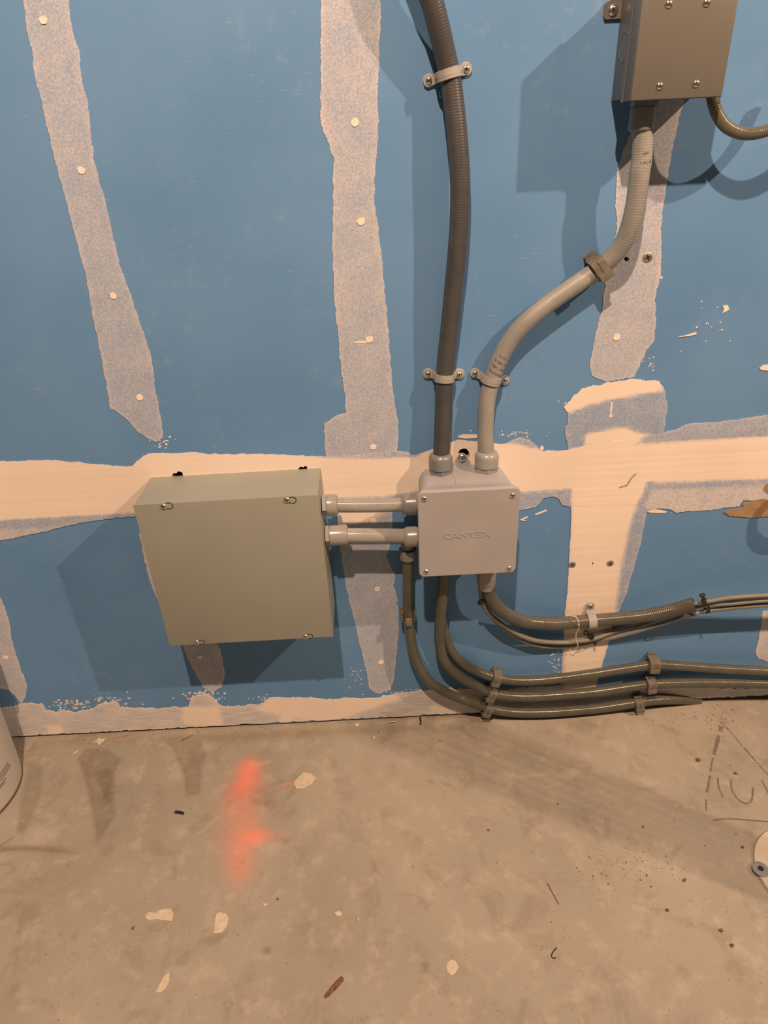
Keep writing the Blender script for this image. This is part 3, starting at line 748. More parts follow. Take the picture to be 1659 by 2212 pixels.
for (u, v), (du, dv), r in (((353.5, 1094.5), (11, -2), 0.0066), ((620, 1080.5), (11, 0), 0.0066), ((425, 1388), (10, -0.5), 0.0058), ((660, 1375.5), (9, -1), 0.0058)):
    keyhole(cabT, u+du, v+dv, md, r, cov)
    add_screw(cabT, W(u, v, md), OUT, 0.0052, rot=random.random(), parent=cov)

# ================================================================ PVC junction box
px_, pz_, pw, ph, pd = 0.172931, 0.546490, 0.1743, 0.1727, 0.105
jb = Thing('junction_box', (px_, 0, pz_-ph/2), 'light grey square plastic junction box with screwed cover, in the middle of all conduits', 'junction box')
def jb_body():
    V, F = [], []
    secs = [(0.0005, 0.152, 0.166, 0.028), (0.004, 0.156, 0.170, 0.028), (0.070, 0.162, 0.170, 0.018), (0.088, 0.163, 0.170, 0.012), (0.0885, 0.167, 0.1705, 0.012), (0.0985, 0.167, 0.1705, 0.012)]
    n = None
    for d, w, h, r in secs:
        P = round_rect(w, h, r); n = len(P); V += [(px_+a, -d, pz_+b) for a, b in P]
    for s in range(len(secs)-1):
        F += [(s*n+i, s*n+(i+1) % n, (s+1)*n+(i+1) % n, (s+1)*n+i) for i in range(n)]
    F += [tuple(range(n)), tuple(range((len(secs)-1)*n, len(secs)*n))[::-1]]
    return V, F
jbb = jb.part('body', jb_body(), M['pvc'], 30)
jb.part('seam_line', box((px_-0.0195, -0.088, pz_+0.0845), (px_-0.0189, -0.012, pz_+0.0854)), M['fit_dark'], False, jbb)
def jb_cover():
    V, F = [], []; n = None
    secs = [(0.0975, 0.0, 0.009), (0.0985, 0.001, 0.010), (0.1030, 0.001, 0.010), (0.1045, 0.0004, 0.0096), (0.1050, -0.0008, 0.009)]
    for d, e, r in secs:
        P = round_rect(pw-0.002+2*e, ph-0.002+2*e, r, 7); n = len(P)
        V += [(px_+a, -d, pz_+b) for a, b in P]
    for s in range(len(secs)-1): F += [(s*n+i, s*n+(i+1) % n, (s+1)*n+(i+1) % n, (s+1)*n+i) for i in range(n)]
    F += [tuple(range(n)), tuple(range((len(secs)-1)*n, len(secs)*n))[::-1]]
    return V, F
jbc = jb.part('cover', jb_cover(), M['pvc'], 30)
for u, v in ((916.5, 1078), (1107.5, 1070.5), (1100, 1228), (920.5, 1235)): add_screw(jb, W(u, v, pd), OUT, 0.0048, rot=random.random(), parent=jbc)
# mounting ear on the wall above the box
ec = W(998.5, 989, 0.006)
ear = [(-0.017, -0.016), (0.017, -0.016), (0.0125, -0.006), (0.0085, 0.002), (0.005, 0.0065), (0, 0.008), (-0.005, 0.0065), (-0.0085, 0.002), (-0.0125, -0.006)]
jb.part('mounting_ear', prism(ear, 0.0015, 0.006, lambda a, b, d: (ec[0]+a, -d, ec[2]+b)), M['pvc'], 30)
add_screw(jb, W(998.5, 989, 0.0065), OUT, 0.0075, rot=0.2)
# raised lettering
def text_geo(body, size, extrude, align='LEFT'):
    cu = bpy.data.curves.new('lettering', 'FONT'); cu.body = body; cu.size = size; cu.extrude = extrude
    cu.align_x = align; cu.resolution_u = 3
    o = bpy.data.objects.new('lettering', cu); COL.objects.link(o)
    me = bpy.data.meshes.new_from_object(o)
    v = np.array([list(a.co) for a in me.vertices]) if len(me.vertices) else np.zeros((0, 3)); f = [tuple(p.vertices) for p in me.polygons]
    bpy.data.objects.remove(o); bpy.data.curves.remove(cu); bpy.data.meshes.remove(me)
    return v, f
def lettering():
    v, f = text_geo('CANT', 0.0165, 0.0006); w1 = v[:, 0].max()
    geos = [(v*[1.22, 0.95, 1], f)]; x = w1*1.22+0.0012
    for k in range(3): geos.append(box((x, 0.0005+0.0047*k, -0.0006), (x+0.0105, 0.0020+0.0047*k, 0.0006)))
    v, f = text_geo('X', 0.0165, 0.0006); geos.append((v*[1.22, 0.95, 1]+[x+0.0112, 0, 0], f))
    v, f, _ = join(*geos)
    o = W(958, 1164, pd)
    return np.c_[o[0]+v[:, 0], -pd-0.0002-v[:, 2], o[2]+v[:, 1]], f
jb.part('raised_lettering', lettering(), M['pvc'], False, jbc, label='raised letters CANTEX')

# ================================================================ upper right box
ud = 0.088
ux0, ux1 = W(1362, 221, ud)[0], W(1560, 205, ud)[0]; uz0 = W(1460, 213, ud)[2]; uz1 = uz0+0.131
ub = Thing('disconnect_box', ((ux0+ux1)/2, 0, uz0), 'grey metal box with dome-headed cover screws in the top right corner', 'electrical box')
ubb = ub.part('body', box((ux0+0.002, -(ud-0.006), uz0+0.003), (ux1-0.002, -0.001, uz1), bevel=0.0015), M['disc_box'], 30)
lid = join(box((ux0, -ud, uz0), (ux1, -(ud-0.003), uz1+0.001), bevel=0.0015), box((ux0-0.0005, -(ud-0.002), uz0), (ux0+0.0015, -(ud-0.036), uz1+0.001), bevel=0.0005),
           box((ux1-0.0015, -(ud-0.002), uz0), (ux1+0.0005, -(ud-0.036), uz1+0.001), bevel=0.0005), box((ux0, -(ud-0.002), uz0-0.0005), (ux1, -(ud-0.012), uz0+0.0012), bevel=0.0004))
ubc = ub.part('cover', lid[:2], M['disc_box'], 30)
ub.part('cover_edge', box((ux0-0.0016, -(ud-0.028), uz0-0.0006), (ux0+0.001, -(ud-0.037), uz1)), M['disc_box'], False, ubc)
for u, v in ((1445, 9), (1527, 6), (1425, 186), (1504, 181)): add_screw(ub, W(u, v, ud), OUT, 0.0043, rot=1.4, parent=ubc, slot='slot')
tc = W(1325, 22)
tab = [(-0.0115, -0.010), (0.018, -0.010), (0.018, 0.014), (0.010, 0.014), (-0.0115, 0.009), (-0.0135, 0.005), (-0.0135, -0.006)]
ub.part('mounting_tab', prism(tab, 0.001, 0.004, lambda a, b, d: (tc[0]+a, -d, tc[2]+b)), M['disc_box'])
add_screw(ub, W(1324, 22, 0.004), OUT, 0.0068, rot=0.8)
kc = np.array([ux0+0.002, -0.032, 1.248])
ub.part('knockout', lathe(kc, -RIGHT, [(0, 0.0168), (0.0006, 0.0168), (0.0006, 0.0158), (0.0003, 0.0156)], 40), M['disc_box'], 30, ubb)
def half_ring(c, r, a0, a1):
    V, F = [], []
    for i in range(16):
        a = math.radians(a0+(a1-a0)*i/15)
        for q in (r, r*0.965): V.append((c[0]-0.0009, c[1]+q*math.cos(a), c[2]+q*math.sin(a)))
        if i: F.append((2*i-2, 2*i-1, 2*i+1, 2*i))
    return V, F
ub.part('knockout_rim', half_ring(kc, 0.0172, 100, 250), M['rim'], False, ubb)

# ================================================================ conduits
PITCH_H = 0.0036
def conduit(label, pts, r, mat, amp=0.00022, pitch=PITCH_H, hollow=0.0, group=None):
    P = path(*pts)
    t = Thing('flexible_conduit', P[-1] if P[-1][2] < P[0][2] else P[0], label, 'conduit', group)
    t.hose = t.part('hose', tube(P, r, 20, pitch, amp, 0.0009, hollow=hollow), M[mat], 60)
    return t
# dark riser
c1 = conduit('dark charcoal flexible conduit rising from the junction box past the top of the picture',
    [(800, -330, 0.022), (862, -180, 0.030), (898, -90, 0.034), (915, -40, 0.034), (932, 0, 0.032), (948, 60, 0.027), (962, 120, 0.020), (972, 165, 0.0175), (981, 230, 0.020), (989, 310, 0.024), (994, 390, 0.026), (993, 460, 0.026), (988, 540, 0.025),
     (980, 620, 0.023), (972, 700, 0.020), (965, 760, 0.017), (960, 815, 0.0165), (958, 870, 0.0175), (956, 930, 0.0195), (953, 985, 0.0215), (952, 1003, 0.022)], 0.0146, 'hose_dark', amp=0.00013)
# pale one to the upper box
c2 = conduit('pale grey flexible conduit sweeping from the junction box up to the top right box',
    [(1388, 262, 0.046), (1388, 300, 0.046), (1386, 345, 0.047), (1382, 373, 0.048), (1373, 440, 0.046), (1356, 504, 0.038), (1336, 541, 0.030), (1294, 580, 0.0200), (1252, 609, 0.020), (1190, 652, 0.022), (1140, 692, 0.022),
     (1106, 730, 0.020), (1081, 772, 0.0175), (1064, 815, 0.0165), (1053, 860, 0.0175), (1049, 910, 0.0195), (1049, 955, 0.0215), (1050, 1000, 0.022)], 0.0142, 'hose_light', amp=0.00014)
def fitting_up(th, u, v, d, r, mat, zbase, hub=True):
    """cap nut standing on the box top"""
    O = G(u, v, zbase)
    th.part('locknut', hexnut(O, UPV, r*1.02, 0.008), M[mat], 30)
    th.part('gland_nut', gland(O+UPV*0.0086, UPV, r, 0.026, 0.0135, 14, 0.30), M[mat], 35)
fitting_up(c1, 952, 1019, 0.0, 0.0210, 'fit_dark', pz_+0.0852)
fitting_up(c2, 1050.5, 1014.5, 0.0, 0.0210, 'fit_light', pz_+0.0852)
O = W(1386, 262, 0.046); O = np.array([O[0], O[1], uz0+0.003])
c2.part('locknut', hexnut(O, -UPV, 0.0185, 0.009), M['fit_dark'], 30)
c2.part('gland_nut', gland(O-UPV*0.0092, -UPV, 0.0168, 0.030, 0.0135, 0, 0.12), M['fit_dark'], 35)

# two short links between cabinet and junction box
XL, XR = mx+mw/2, px_-0.080
def link_conduit(label, v0, v1, d, r, rn_l, len_l, rn_r, len_r, matl, matr, ribs_l, sag, hubr=True):
    zl, zr = W(715, v0, d)[2], W(884, v1, d)[2]
    A = np.array([XL+0.004, -d, zl]); B = np.array([XR-0.002, -d, zr])
    t = Thing('flexible_conduit', (A+B)/2, label, 'conduit', 'short links between cabinet and junction box')
    P = [A+(B-A)*k+np.array([0, 0, -sag*math.sin(math.pi*k)]) for k in np.linspace(0, 1, 9)]
    t.part('hose', tube(P, r, 22, 0, 0, 0.004), M['hose_gloss'], 60)
    a = (B-A)/np.linalg.norm(B-A)
    t.part('locknut', hexnut(np.array([XL, -d, zl]), RIGHT, rn_l*0.98, 0.0075), M['fit_light'], 30)
    t.part('gland_nut', gland(np.array([XL+0.0077, -d, zl]), RIGHT, rn_l, len_l, r*0.99, ribs_l, 0.16), M[matl], 35)
    t.part('locknut', hexnut(np.array([XR+0.001, -d, zr]), -RIGHT, rn_r*0.9, 0.0075), M['fit_light'], 30)
    t.part('gland_nut', gland(np.array([XR-0.0067, -d, zr]), -RIGHT, rn_r, len_r, r*0.99, 10, 0.30), M[matr], 35)
    return t
link_conduit('upper of the two short glossy conduits linking the cabinet to the junction box', 1091, 1089, 0.056, 0.0124, 0.0192, 0.019, 0.0196, 0.026, 'fit_warm', 'fit_dark', 9, 0.002)
link_conduit('lower of the two short glossy conduits linking the cabinet to the junction box', 1157, 1160, 0.056, 0.0137, 0.0190, 0.033, 0.0192, 0.024, 'fit_warm', 'fit_warm', 12, -0.001)

# three thin conduits that run down and right along the floor
c5 = conduit('thin conduit nearest the floor, dropping left of the junction box through an open clamp',
    [(881, 1180, 0.034), (881, 1205, 0.034), (881, 1270, 0.030), (882, 1330, 0.022), (887, 1378, 0.024), (897, 1421, 0.027), (921, 1465, 0.028), (960, 1494, 0.026), (1009, 1514, 0.023), (1052, 1529, 0.020), (1100, 1538, 0.020),
     (1177, 1539, 0.024), (1240, 1535, 0.023), (1300, 1529, 0.020), (1379, 1517, 0.0175), (1420, 1512, 0.012), (1470, 1511, 0.002), (1510, 1512, -0.008)], 0.0106, 'hose_low')
cc = W(881, 1205, 0.034)
c5.part('collar', lathe(cc, UPV, [(-0.001, 0.0125), (0.0, 0.0155), (0.020, 0.0165), (0.021, 0.013)], 28), M['fit_dark'], 35)
elb = [W(881, 1182, 0.034), W(881, 1172, 0.034), np.array([XR-0.010, -0.034, W(881, 1166, 0.034)[2]]), np.array([XR-0.0005, -0.034, W(881, 1166, 0.034)[2]])]
c5.part('elbow', tube(elb, 0.0128, 18), M['fit_dark'], 40)
c6 = conduit('middle of the three thin conduits along the floor, leaving the junction box underside in front',
    [(963, 1215, 0.058), (960, 1252, 0.056), (955, 1300, 0.050), (950, 1349, 0.042), (951, 1397, 0.036), (961, 1430, 0.032), (985, 1455, 0.028), (1033, 1484, 0.022), (1060, 1497, 0.0185), (1100, 1504, 0.020), (1153, 1505, 0.023), (1200, 1502, 0.024),
     (1283, 1495, 0.022), (1366, 1483, 0.020), (1408, 1478, 0.0185), (1460, 1476, 0.021), (1560, 1475, 0.024), (1659, 1477, 0.024), (1740, 1480, 0.024), (1900, 1487, 0.024), (2120, 1497, 0.024)], 0.0106, 'hose_low')
c7 = conduit('topmost of the three thin conduits along the floor, emerging behind the middle one',
    [(962, 1215, 0.034), (956, 1270, 0.030), (953, 1330, 0.022), (960, 1367, 0.018), (978, 1411, 0.017), (1009, 1439, 0.018), (1045, 1456, 0.0185), (1071, 1464, 0.0185), (1110, 1470, 0.020), (1153, 1470, 0.021), (1200, 1466, 0.021), (1283, 1455, 0.021),
     (1366, 1442, 0.020), (1412, 1436, 0.0185), (1477, 1439, 0.022), (1560, 1445, 0.026), (1659, 1450, 0.028), (1740, 1455, 0.028), (1900, 1463, 0.026), (2120, 1474, 0.024)], 0.0104, 'hose_low')
# thick one with a cut end
c8 = conduit('thick dusty conduit bending right from the junction box underside to a cut open end',
    [(1052, 1225, 0.056), (1054, 1264, 0.055), (1060, 1288, 0.053), (1078, 1315, 0.048), (1117, 1338, 0.038), (1153, 1345, 0.030), (1202, 1347, 0.022), (1240, 1344, 0.018), (1276, 1341, 0.0165), (1338, 1336, 0.022),
     (1394, 1330, 0.032), (1449, 1319, 0.044), (1500, 1304, 0.056)], 0.0135, 'hose_big', hollow=0.0108, amp=0.00022)
O = W(1051, 1240, 0.056); O = np.array([O[0], O[1], pz_-0.0855])
c8.part('gland_nut', gland(O, -UPV, 0.0185, float(O[2]-W(1051, 1259, 0.040)[2]), 0.0133, 0, 0.45), M['fit_warm'], 35)
for t, (u, v, d) in ((c6, (963, 1240, 0.057)),):
    O = W(u, v, d); t.part('collar', lathe(np.array([O[0], O[1], pz_-0.0855]), -UPV, [(0, 0.0165), (0.016, 0.0160), (0.0165, 0.0105)], 28), M['fit_dark'], 35)
# loop at the upper right
c9 = conduit('thin olive-grey conduit looping out from under the top right box',
    [(1536, 190, 0.050), (1541, 220, 0.052), (1551, 249, 0.054), (1568, 272, 0.056), (1597, 287, 0.058), (1624, 289, 0.060), (1659, 281, 0.060), (1700, 258, 0.058), (1735, 215, 0.05), (1752, 150, 0.04)], 0.0080, 'hose_loop', amp=0.00018, pitch=0.0030)

# printed lettering on the pale conduit
def print_on(th, u, v, d, r, lines, size, tilt, gap, parent, a_off=0.0, axis=None):
    c = W(u, v, d)
    ax = np.array(axis, float); ax /= np.linalg.norm(ax)
    o = OUT-(OUT@ax)*ax; o /= np.linalg.norm(o); s = np.cross(ax, o)*-1.0
    if s[0] < 0: s = -s
    for i, tx in enumerate(lines):
        vv, ff = text_geo(tx, size, 0.0, 'CENTER')
        if not len(vv): continue
        x, y = vv[:, 0], vv[:, 1]
        th_ = (x + 0)/r + a_off; along = y - i*gap + x*tilt
        V = c + np.outer(along, ax) + (r+0.00045)*(np.outer(np.sin(th_), s)+np.outer(np.cos(th_), o))
        th.part('print', (V, ff), M['ink'], False, parent)
axp = W(1090, 757, 0.02)-W(1064, 815, 0.017)
print_on(c2, 1083, 769, 0.0185, 0.0142, ['E 1173', 'R DRY UL', 'NEC TYPE', 'OUTDOOR', 'LNFC'], 0.0056, -0.18, 0.0098, c2.hose, 0.05, axp)
print_on(c2, 1387, 333, 0.047, 0.0142, ['mm', 'LNFC-B'], 0.0058, 0.12, 0.0125, c2.hose, 0.0, W(1388, 320, 0.047)-W(1385, 360, 0.047))
axq = W(884, 1350, 0.024)-W(888, 1390, 0.025)
print_on(c5, 888, 1368, 0.0235, 0.0106, ['II', 'II', 'III', 'II', 'II', 'I', 'II', 'III', 'I', 'II'], 0.0034, 0.0, 0.0042, c5.hose, 0.1, axq)

# ================================================================ straps and clamps
def tangent(a, b):
    t = W(*a)-W(*b); t[1] = 0; return t/np.linalg.norm(t)
def strap_geo(C, tdir, r, width, ears=(True, True), thick=0.0024, ear_len=0.034, rib=False):
    """saddle over a conduit: s across it, d off the wall, C on the conduit axis"""
    s_dir = np.cross(tdir, OUT); s_dir /= np.linalg.norm(s_dir)
    if abs(s_dir[0]) > 0.5 and s_dir[0] < 0: s_dir = -s_dir
    if abs(s_dir[0]) <= 0.5 and s_dir[2] < 0: s_dir = -s_dir
    c = -C[1]; R = r+0.0004 + (0.0014 if rib else 0.0)
    pts = []
    lo = -1 if ears[0] else None
    prof = []
    if ears[0]: prof += [(-ear_len, 0.0016, 'e'), (-ear_len+0.002, 0.0016, 'f'), (-ear_len+0.005, 0.0016, 'g'), (-R-0.006, 0.0018, ''), (-R-0.0025, 0.0030, '')]
    a0, a1 = (200 if ears[0] else 228), (-20 if ears[1] else -48)
    for i in range(19):
        a = math.radians(a0+(a1-a0)*i/18); prof.append((R*math.cos(a), max(0.003, c+R*math.sin(a)), ''))
    if ears[1]: prof += [(R+0.0025, 0.0030, ''), (R+0.006, 0.0018, ''), (ear_len-0.005, 0.0016, 'g'), (ear_len-0.002, 0.0016, 'f'), (ear_len, 0.0016, 'e')]
    if rib: prof = [p for p in prof if abs(p[0]) < R*1.02 and p[1] > c-R*0.2]; thick = 0.0012
    V, F = [], []
    P = np.array([(a, b) for a, b, _ in prof]); T = np.gradient(P, axis=0); T /= np.linalg.norm(T, axis=1)[:, None]
    N = np.stack([-T[:, 1], T[:, 0]], 1)
    base = np.array([C[0], 0, C[2]])
    for (a, b, k), nrm in zip(prof, N):
        w = width/2*{'': 1.0, 'e': 0.35, 'f': 0.75, 'g': 1.0}[k]
        if ears and abs(a) > R+0.006: w *= 1.12
        for q, sg in ((0, -1), (0, 1), (thick, 1), (thick, -1)):
            V.append(base + s_dir*(a+nrm[0]*q) + OUT*(b+nrm[1]*q) + tdir*w*sg)
    n = len(prof)
    for i in range(n-1):
        for j in range(4): F.append((4*i+j, 4*i+(j+1) % 4, 4*i+4+(j+1) % 4, 4*i+4+j))
    F += [(0, 1, 2, 3), (4*n-4, 4*n-3, 4*n-2, 4*n-1)]
    return (V, F), s_dir, base
def two_hole_strap(label, u, v, d, a, b, r, mat='strap'):
    C = W(u, v, d); t = tangent(a, b)
    g, s, base = strap_geo(C, t, r, 0.0125)
    th = Thing('conduit_strap', base, label, 'conduit strap', 'two-hole conduit straps')
    band = th.part('band', g, M[mat], 35)
    th.part('rib', strap_geo(C, t, r, 0.0045, rib=True)[0], M[mat], 35, band)
    for k, sg in enumerate((-1, 1)):
        P = base+s*sg*0.0262+OUT*0.0040
        rr = random.random()*2
        th.part('anchor', lathe(P-OUT*0.0040, OUT, [(0.0003, 0.0088+0.001*rr), (0.0012, 0.0082), (0.0016, 0.006)], 11), M['strap'])
        add_screw(th, P, OUT, 0.0050, rot=rr)
two_hole_strap('two-hole strap holding the dark riser conduit near the top of the picture', 969, 160, 0.0175, (964, 130), (975, 190), 0.0148)
two_hole_strap('two-hole strap on the dark riser conduit just above the junction box', 960, 814, 0.0165, (962, 790), (958, 850), 0.0148)
two_hole_strap('tilted two-hole strap on the pale sweeping conduit just above the junction box', 1061, 820, 0.0165, (1071, 790), (1051, 850), 0.0144)
# one-hole strap on the thick conduit
C = W(1277, 1341, 0.0165); t = tangent((1240, 1344), (1320, 1337))
g, s, base = strap_geo(C, t, 0.0137, 0.0165, ears=(False, True), ear_len=0.036)
th = Thing('conduit_strap', base, 'one-hole strap over the thick dusty conduit on the vertical tape', 'conduit strap')
band = th.part('band', g, M['strap'], 35)
add_screw(th, base+s*0.0282+OUT*0.0040, OUT, 0.0058, rot=0.4, mats=[M['dull_steel'], M['black']])

def clamp_geo(C, tdir, r, width, back=0.0008, a_extra=0.0042):
    """blocky snap clamp round a conduit, flat against the wall"""
    s = np.cross(tdir, OUT); s /= np.linalg.norm(s)
    c = -C[1]; n = 40; A = r+a_extra; Vv, F = [], []
    for w in (-width/2, width/2):
        for ring in (0, 1):
            for k in range(n):
                a = 2*math.pi*k/n; ca, sa = math.cos(a), math.sin(a)
                if ring == 0:
                    q = (abs(ca)**5+abs(sa)**5)**(-1/5)*A; x, y = q*ca, q*sa
                    if sa > 0.2: x *= 0.92
                    y = max(y, back-c) if sa < 0 else y*0.98
                    if sa < -0.6: y = back-c
                else: x, y = (r+0.0008)*ca, (r+0.0008)*sa
                Vv.append(np.array(C)+s*x+OUT*y+tdir*w)
    o0, i0, o1, i1 = 0, n, 2*n, 3*n
    for k in range(n):
        j = (k+1) % n
        F += [(o0+k, o0+j, o1+j, o1+k), (i0+j, i0+k, i1+k, i1+j), (o0+j, o0+k, i0+k, i0+j), (o1+k, o1+j, i1+j, i1+k)]
    return (Vv, F), s
def snap_clamp(label, u, v, d, a, b, r, width=0.019, latch=1, group='snap clamps on the thin conduits'):
    C = W(u, v, d); t = tangent(a, b)
    g, s = clamp_geo(C, t, r, width)
    th = Thing('conduit_clamp', (C[0], 0, C[2]-r-0.004), label, 'conduit clamp', group)
    ring = th.part('clamp_ring', g, M['clamp'], 30)
    up = s if s[2] > 0 else -s
    if abs(up[2]) < 0.4: up = s if s[0] > 0 else -s
    A = r+0.0042
    # front latch tongue with a lip at the lower edge, centre rib
    th.part('latch', box((-width/2*0.98, -A*0.98, A*0.94), (width/2*0.98, -A*0.30, A*1.10), (t, up, OUT), C, bevel=0.0006), M['clamp'], 30, ring)
    th.part('rib', box((-0.0007, -A*0.28, A*0.95), (0.0007, A*0.8, A*1.02), (t, up, OUT), C), M['clamp'], False, ring)
    th.part('foot', box((-width/2*0.8, -A-0.004, -C[1]*-1*0+(-(-C[1])+0.0008)), (width/2*0.8, A+0.004, -(-C[1])+0.0050), (t, up, OUT), C, bevel=0.0006), M['clamp'], 30)
    return th
snap_clamp('snap clamp on the topmost thin conduit, left of the vertical tape', 1071, 1464, 0.0185, (1045, 1456), (1110, 1470), 0.0104)
snap_clamp('snap clamp on the middle thin conduit, in the left column of three', 1060, 1498, 0.0185, (1033, 1485), (1100, 1505), 0.0106)
snap_clamp('snap clamp on the lowest thin conduit, in the left column of three', 1052, 1530, 0.0195, (1009, 1514), (1100, 1538), 0.0106)
snap_clamp('snap clamp on the topmost thin conduit, in the right column of three', 1411, 1434, 0.0185, (1366, 1441), (1477, 1438), 0.0104, 0.022)
snap_clamp('snap clamp on the middle thin conduit, in the right column of three', 1405, 1478, 0.0185, (1366, 1483), (1460, 1476), 0.0106)
snap_clamp('snap clamp on the lowest thin conduit, in the right column of three', 1379, 1518, 0.0175, (1300, 1529), (1420, 1512), 0.0106)
snap_clamp('snap clamp gripping the pale sweeping conduit where it crosses the upper right tape', 1294, 578, 0.0205, (1336, 543), (1252, 609), 0.0142, 0.021, group='snap clamps')
# open clamp on the vertical drop
C = W(882, 1330, 0.0205)
oc = Thing('conduit_clamp', (C[0], 0, C[2]-0.01), 'open ring clamp around the vertical drop left of the junction box', 'conduit clamp')
def open_ring(C, r0, r1, a0, a1, z0, z1, n=28):
    V, F = [], []
    for i in range(n+1):
        a = math.radians(a0+(a1-a0)*i/n); o = np.array([math.cos(a), -math.sin(a), 0])
        for q, z in ((r0, z0), (r1, z0), (r1, z1), (r0, z1)): V.append(C+o*q+UPV*z)
        if i: k = 4*(i-1); F += [(k+j, k+(j+1) % 4, k+4+(j+1) % 4, k+4+j) for j in range(4)]
    F += [(0, 1, 2, 3), (4*n, 4*n+1, 4*n+2, 4*n+3)]
    return V, F
oc.part('inner_ring', open_ring(C, 0.0112, 0.0130, -200, 20, -0.009, 0.007), M['clamp'], 35)
oc.part('outer_ring', open_ring(C, 0.0140, 0.0160, -215, 35, -0.010, 0.005), M['clamp'], 35)
oc.part('latch', box((C[0]-0.006, C[1]-0.0195, C[2]-0.012), (C[0]+0.006, C[1]-0.0125, C[2]+0.004), bevel=0.0006), M['clamp'], 30)
oc.part('foot', box((C[0]-0.0165, -0.006, C[2]-0.009), (C[0]+0.0165, -0.0008, C[2]+0.011), bevel=0.0006), M['clamp'], 30)

# ================================================================ cables, ties, string
def cable(label, pts, r=0.0050, group='cables by the thick conduit'):
    P = path(*pts); g = tube(P, r, 12, step=0.006)
    o = single('electrical_cable', g, M['cable'], label, 'cable', group, 60); return o
cable('grey cable under the thick conduit that tucks up behind it', [(1038, 1240, 0.050), (1038, 1275, 0.046), (1044, 1303, 0.042), (1058, 1326, 0.038), (1082, 1347, 0.038), (1117, 1369, 0.031), (1153, 1383, 0.025), (1202, 1388, 0.018), (1245, 1386, 0.0145),
       (1283, 1380, 0.0145), (1320, 1367, 0.010), (1360, 1354, 0.011), (1400, 1343, 0.012), (1450, 1328, 0.020), (1500, 1312, 0.034), (1532, 1303, 0.042), (1560, 1301, 0.046), (1615, 1297, 0.050), (1659, 1294, 0.054), (1740, 1292, 0.056), (1900, 1288, 0.056), (2120, 1284, 0.056)])
cable('lowest grey cable sagging below the thick conduit', [(1046, 1240, 0.040), (1045, 1280, 0.036), (1056, 1322, 0.032), (1080, 1350, 0.028), (1117, 1376, 0.023), (1153, 1392, 0.018), (1202, 1397, 0.0085), (1245, 1393, 0.0055), (1283, 1386, 0.006),
       (1324, 1377, 0.012), (1380, 1362, 0.022), (1435, 1345, 0.034), (1477, 1332, 0.044), (1524, 1320, 0.050), (1560, 1315, 0.052), (1610, 1310, 0.054), (1659, 1306, 0.056), (1740, 1302, 0.058), (1900, 1300, 0.058), (2120, 1298, 0.058)])
cable('top grey cable leaving the cut end of the thick conduit', [(1470, 1313, 0.052), (1504, 1304, 0.058), (1530, 1299, 0.060), (1573, 1292, 0.062), (1620, 1288, 0.063), (1659, 1286, 0.064), (1740, 1283, 0.066), (1900, 1278, 0.067), (2120, 1273, 0.067)], 0.0044)
cable('second grey cable leaving the cut end of the thick conduit', [(1470, 1317, 0.044), (1505, 1311, 0.050), (1532, 1307, 0.055), (1580, 1304, 0.057), (1620, 1300, 0.059), (1659, 1297, 0.061), (1740, 1294, 0.064), (1900, 1290, 0.067), (2120, 1287, 0.067)], 0.0042)
def ring_loop(C, ex, ey, a, b, axis, w, th=0.0011, n=26):
    V, F = [], []
    for i in range(n):
        t = 2*math.pi*i/n; o = ex*math.cos(t)*a+ey*math.sin(t)*b; nn = o/np.linalg.norm(o)
        for q, s in ((0, -1), (th, -1), (th, 1), (0, 1)): V.append(C+o+nn*q+axis*w/2*s)
    for i in range(n):
        j = (i+1) % n
        for k in range(4): F.append((4*i+k, 4*i+(k+1) % 4, 4*j+(k+1) % 4, 4*j+k))
    return V, F
def zip_tie(label, u, v, d, axis, hgt, dep, head, eye, group='black screw-mount cable ties'):
    C = W(u, v, d); x, y, a = frame(axis); up = UPV-(UPV@a)*a; up /= np.linalg.norm(up)
    th = Thing('cable_tie', C-UPV*hgt, label, 'cable tie', group)
    th.part('loop', ring_loop(C, up, OUT, hgt, dep, a, 0.0048), M['black'], 35)
    H = W(*head); E = W(*eye); dd = E-H; L = np.linalg.norm(dd); dd /= L
    xx, yy, _ = frame(dd, OUT)
    th.part('head', box((-0.004, -0.0035, -0.005), (0.004, 0.0035, 0.006), (xx, yy, dd), H, bevel=0.0006), M['black'], 30)
    th.part('stem', box((-0.0022, -0.001, 0), (0.0022, 0.001, L-0.003), (xx, yy, dd), H), M['black'])
    th.part('eye', ring_loop(E, xx, dd, 0.0036, 0.0036, yy, 0.0028, 0.0016, 18), M['black'], 35)
    return th
zip_tie('black eyelet cable tie bundling cables just right of the cut conduit end', 1525, 1308, 0.055, W(1573, 1297, 0.06)-W(1510, 1309, 0.054), 0.0165, 0.012, (1521, 1300, 0.072), (1517, 1286, 0.076))
zip_tie('black eyelet cable tie around the sagging cables below the one-hole strap', 1283, 1383, 0.0105, W(1316, 1371, 0.009)-W(1250, 1389, 0.009), 0.0095, 0.0098, (1277, 1376, 0.016), (1266, 1367, 0.010))
th = zip_tie('small black tie holding thin cables at the junction box underside', 1042, 1292, 0.041, W(1044, 1303, 0.04)-W(1038, 1265, 0.045), 0.006, 0.0055, (1040, 1299, 0.048), (1037, 1302, 0.048))
sp = path((1236, 1331, 0.030), (1243, 1332, 0.034), (1249, 1341, 0.0355), (1250, 1349, 0.0355), (1250, 1358, 0.032), (1245, 1368, 0.027), (1244, 1378, 0.024), (1246, 1388, 0.022), (1249, 1396, 0.018))
sp2 = path((1249, 1396, 0.018), (1243, 1402, 0.012), (1239, 1409, 0.010), (1236, 1409, 0.010), (1231, 1402, 0.014))
